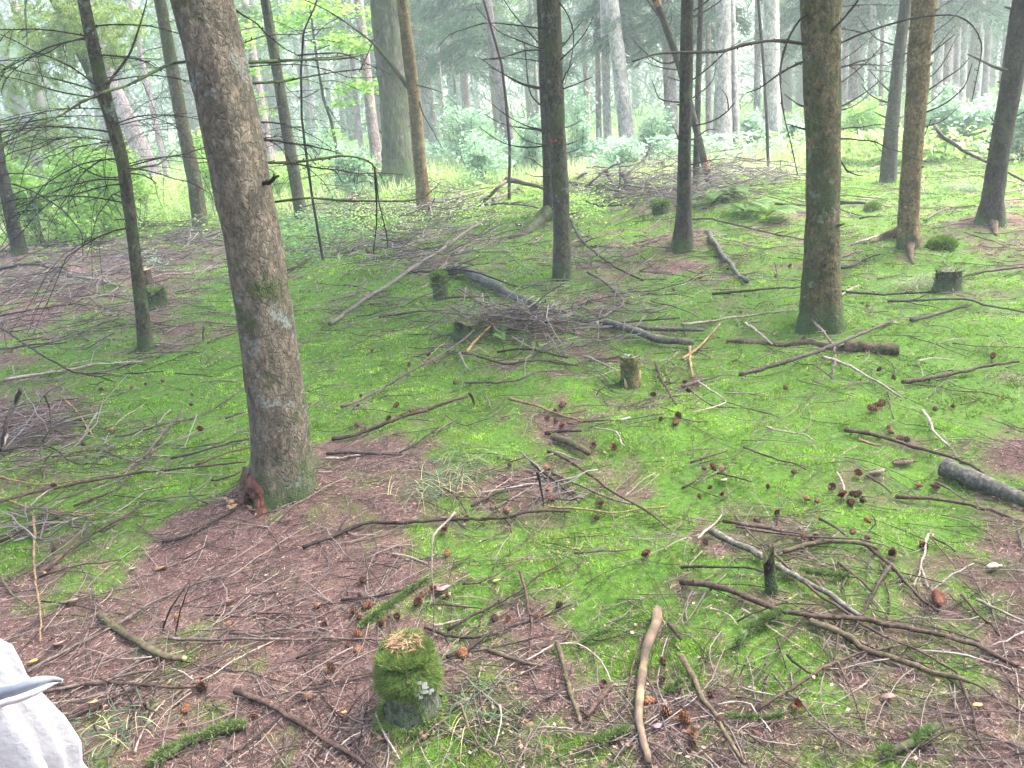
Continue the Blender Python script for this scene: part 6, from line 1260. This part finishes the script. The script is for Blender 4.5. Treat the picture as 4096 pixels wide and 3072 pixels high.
def moss_hump(label, p, x, y, w, h, seed, n=2200):
    g = np.random.default_rng(seed); P = hit(p, x, y); R = wpx(w, p, P) / 2; H = wpx(h, p, P); mb = MB(); k = 24; a = np.arange(k) * 2 * math.pi / k; rings = []
    for f in (0, .3, .6, .85, .98): rings.append(P + np.stack([np.cos(a) * R * math.cos(f * 1.5) * (1 + .15 * (vnoise(a * 2, np.full(k, f), seed) - .5)), np.sin(a) * R * .7 * math.cos(f * 1.5), np.full(k, H * math.sin(f * 1.5)) - (.03 if f == 0 else 0)], 1))
    i_ = np.arange(k); mb.add(np.concatenate(rings), [np.concatenate([np.stack([i * k + i_, i * k + (i_ + 1) % k, (i + 1) * k + (i_ + 1) % k, (i + 1) * k + i_], 1) for i in range(4)]), (i_ + 4 * k)[None]], (.045, .085, .018))
    aa = g.uniform(0, 6.28, n); f = np.arccos(1 - g.random(n)) / 1.57; q = P + np.stack([np.cos(aa) * R * np.cos((1 - f) * 1.5), np.sin(aa) * R * .7 * np.cos((1 - f) * 1.5), H * np.sin((1 - f) * 1.5)], 1); d = unit((q - P) * [1, 1.2, 1.5] + g.normal(0, .5, (n, 3)) * R); ff = g.random(n)[:, None]
    mb.add(*blades(q, d, g.uniform(.015, .03, n) * max(1, P[1] / 5), np.full(n, max(.003, P[1] * .0013)), np.array([.06, .12, .02]) * (1 - ff) + np.array([.20, .32, .05]) * ff)); o = mb.build('moss_hump', M['moss'], None, P, smooth=False); tag(o, label, 'moss hump')
moss_hump('bright moss cushion on a hidden log in the brush heap', 'B', 1700, 1250, 130, 62, 1)
moss_hump('mossy root hump beyond the thick upright brown tree', 'C', 1230, 1365, 80, 40, 2)
moss_hump('mossy mound at the foot of the clawed root tree', 'C', 1680, 1600, 170, 60, 3)

# ------------------------------------------------------------------ the white cloth sack in the corner
def sack():
    pts = [(307, 3072), (293, 2983), (240, 2880), (215, 2850), (165, 2782), (140, 2742), (102, 2712), (70, 2650), (40, 2605), (22, 2576), (6, 2574)]
    B = hit('N', -70, 3420); yd = B[1]; z0 = B[2]; prof = []
    for x, y in pts:
        Q = at_y('N', x, y, yd); prof.append((Q[2], Q[0] - B[0]))
    prof = [(z0, prof[0][1] * 1.22), (z0 + .02, prof[0][1] * 1.25)] + [p_ for p_ in prof if p_[0] > z0 + .03]; zt = prof[-1][0]
    root = empty('white_sack', B); tag(root, 'white cloth sack tied with a grey lined band in the bottom corner', 'sack')
    zs = np.concatenate([np.linspace(z0, zt, 70)]); rs = np.interp(zs, [p_[0] for p_ in prof], [max(.008, p_[1]) for p_ in prof]); n = 160; a = np.arange(n) * 2 * math.pi / n; zn = at_y('N', 150, 2760, yd)[2]; V = []
    for z, r in zip(zs, rs):
        f = min(1, abs(z - zn) / .16); fold = (.06 * np.sin(a * 7 + 1.5 * np.sin(a * 2 + 1) + 2.0 * (z - zn)) + .045 * np.sin(a * 13 + 3 * np.sin(a * 3) + 7 * (z - zn)) + .05 * (vnoise(np.cos(a) * 2 + 4, np.sin(a) * 2 + z * 4, 5) - .5)) * (.35 + .65 * f)
        V.append(B + np.stack([np.cos(a) * r * (1 + fold - .05), np.sin(a) * r * (1 + fold - .05) * .38, np.full(n, z - B[2])], 1))
    k = np.arange(n); q = np.concatenate([np.stack([i * n + k, i * n + (k + 1) % n, (i + 1) * n + (k + 1) % n, (i + 1) * n + k], 1) for i in range(len(zs) - 1)]); mb = MB(); mb.add(np.concatenate(V), [q, (k + (len(zs) - 1) * n)[None]])
    mt, t, Bs, N, L = newmat('white_cotton'); nz = N('TexNoise'); nz.inputs['Scale'].default_value = 38; nz.inputs['Detail'].default_value = 8; bp = N('Bump'); bp.inputs['Strength'].default_value = .55; bp.inputs['Distance'].default_value = .006; L(nz.outputs['Fac'], bp.inputs['Height']); L(bp.outputs[0], Bs.inputs['Normal']); nc = noise_node(N, L, N('NewGeometry').outputs['Position'], 14, 6, .7); rc = ramp(t, [(.3, (.33, .325, .34)), (.7, (.45, .445, .465))]); L(nc, rc.inputs[0]); L(rc.outputs[0], Bs.inputs['Base Color']); Bs.inputs['Roughness'].default_value = .9; Bs.inputs['Specular IOR Level'].default_value = .1; Bs.inputs['Sheen Weight'].default_value = .2
    mb.build('cloth', mt, root, B)
    # the band: a tilted strip wound round the neck, its pointed end standing off to one side
    tip = at_y('N', 228, 2746, yd - .05); up_ = [at_y('N', x, y, yd - .075) for x, y in ((-190, 2850), (0, 2762), (60, 2736), (110, 2716), (150, 2712), (190, 2728))]; lo_ = [at_y('N', x, y, yd - .075) for x, y in ((-190, 2960), (0, 2832), (60, 2800), (110, 2782), (150, 2768), (190, 2758))]
    for nm, s0, s1, colr in (('band', 0, .72, (.22, .245, .29)), ('band_edge', .70, 1.12, (.68, .66, .72))):
        U = np.array([u_ * (1 - s0) + l_ * s0 for u_, l_ in zip(up_, lo_)] + [tip * 1.0]); D = np.array([u_ * (1 - s1) + l_ * s1 for u_, l_ in zip(up_, lo_)] + [tip * 1.0 - [0, 0, .004]])
        off = np.array([[0, .05, 0], [0, .01, 0], [0, -.003, 0], [0, -.004, 0], [0, 0, 0], [0, .012, 0], [0, .02, 0]]); 
        if nm == 'band_edge': off = off - [0, .004, 0]
        u, d = catmull(U + off, .01), catmull(D + off, .01); m = min(len(u), len(d)); u = u[np.linspace(0, len(u) - 1, m).astype(int)]; d = d[np.linspace(0, len(d) - 1, m).astype(int)]; back = np.array([0, .006, 0])
        if nm == 'band': u[-1] = u[-1]; 
        v = np.stack([u, d, d + back, u + back], 1).reshape(-1, 3); i = np.arange(m - 1) * 4; fs = np.concatenate([np.stack([i + c, i + (c + 1) % 4, i + 4 + (c + 1) % 4, i + 4 + c], 1) for c in range(4)]); mb = MB(); mb.add(v, [fs], colr); o = mb.build(nm, M['tint'], root, B, smooth=False)
        o['label'] = 'grey cloth band' if nm == 'band' else 'white hem of the band with pointed end'
sack()

# ------------------------------------------------------------------ haze volume, added mostly to stand in for lens flare over the background
def haze(density=.0046):
    x0, x1, y0, y1, zb, zt = -95, 95, -12, 100, -1.6, 19.5
    v = [(x, y, z) for x in (x0, x1) for y in (y0, y1) for z in (zb, zt)]; mb = MB(); mb.add(v, [np.array([[0, 1, 3, 2], [4, 6, 7, 5], [0, 4, 5, 1], [2, 3, 7, 6], [0, 2, 6, 4], [1, 5, 7, 3]])])
    m = bpy.data.materials.new('haze_veil'); m.use_nodes = True; t = m.node_tree; t.nodes.clear(); out = t.nodes.new('ShaderNodeOutputMaterial'); pv = t.nodes.new('ShaderNodeVolumePrincipled'); pv.inputs['Density'].default_value = density; pv.inputs['Color'].default_value = (.86, .95, 1.0, 1); pv.inputs['Anisotropy'].default_value = .25
    t.links.new(pv.outputs[0], out.inputs['Volume']); o = mb.build('haze', m, smooth=False); tag(o, None, None, None, 'stuff')
haze()
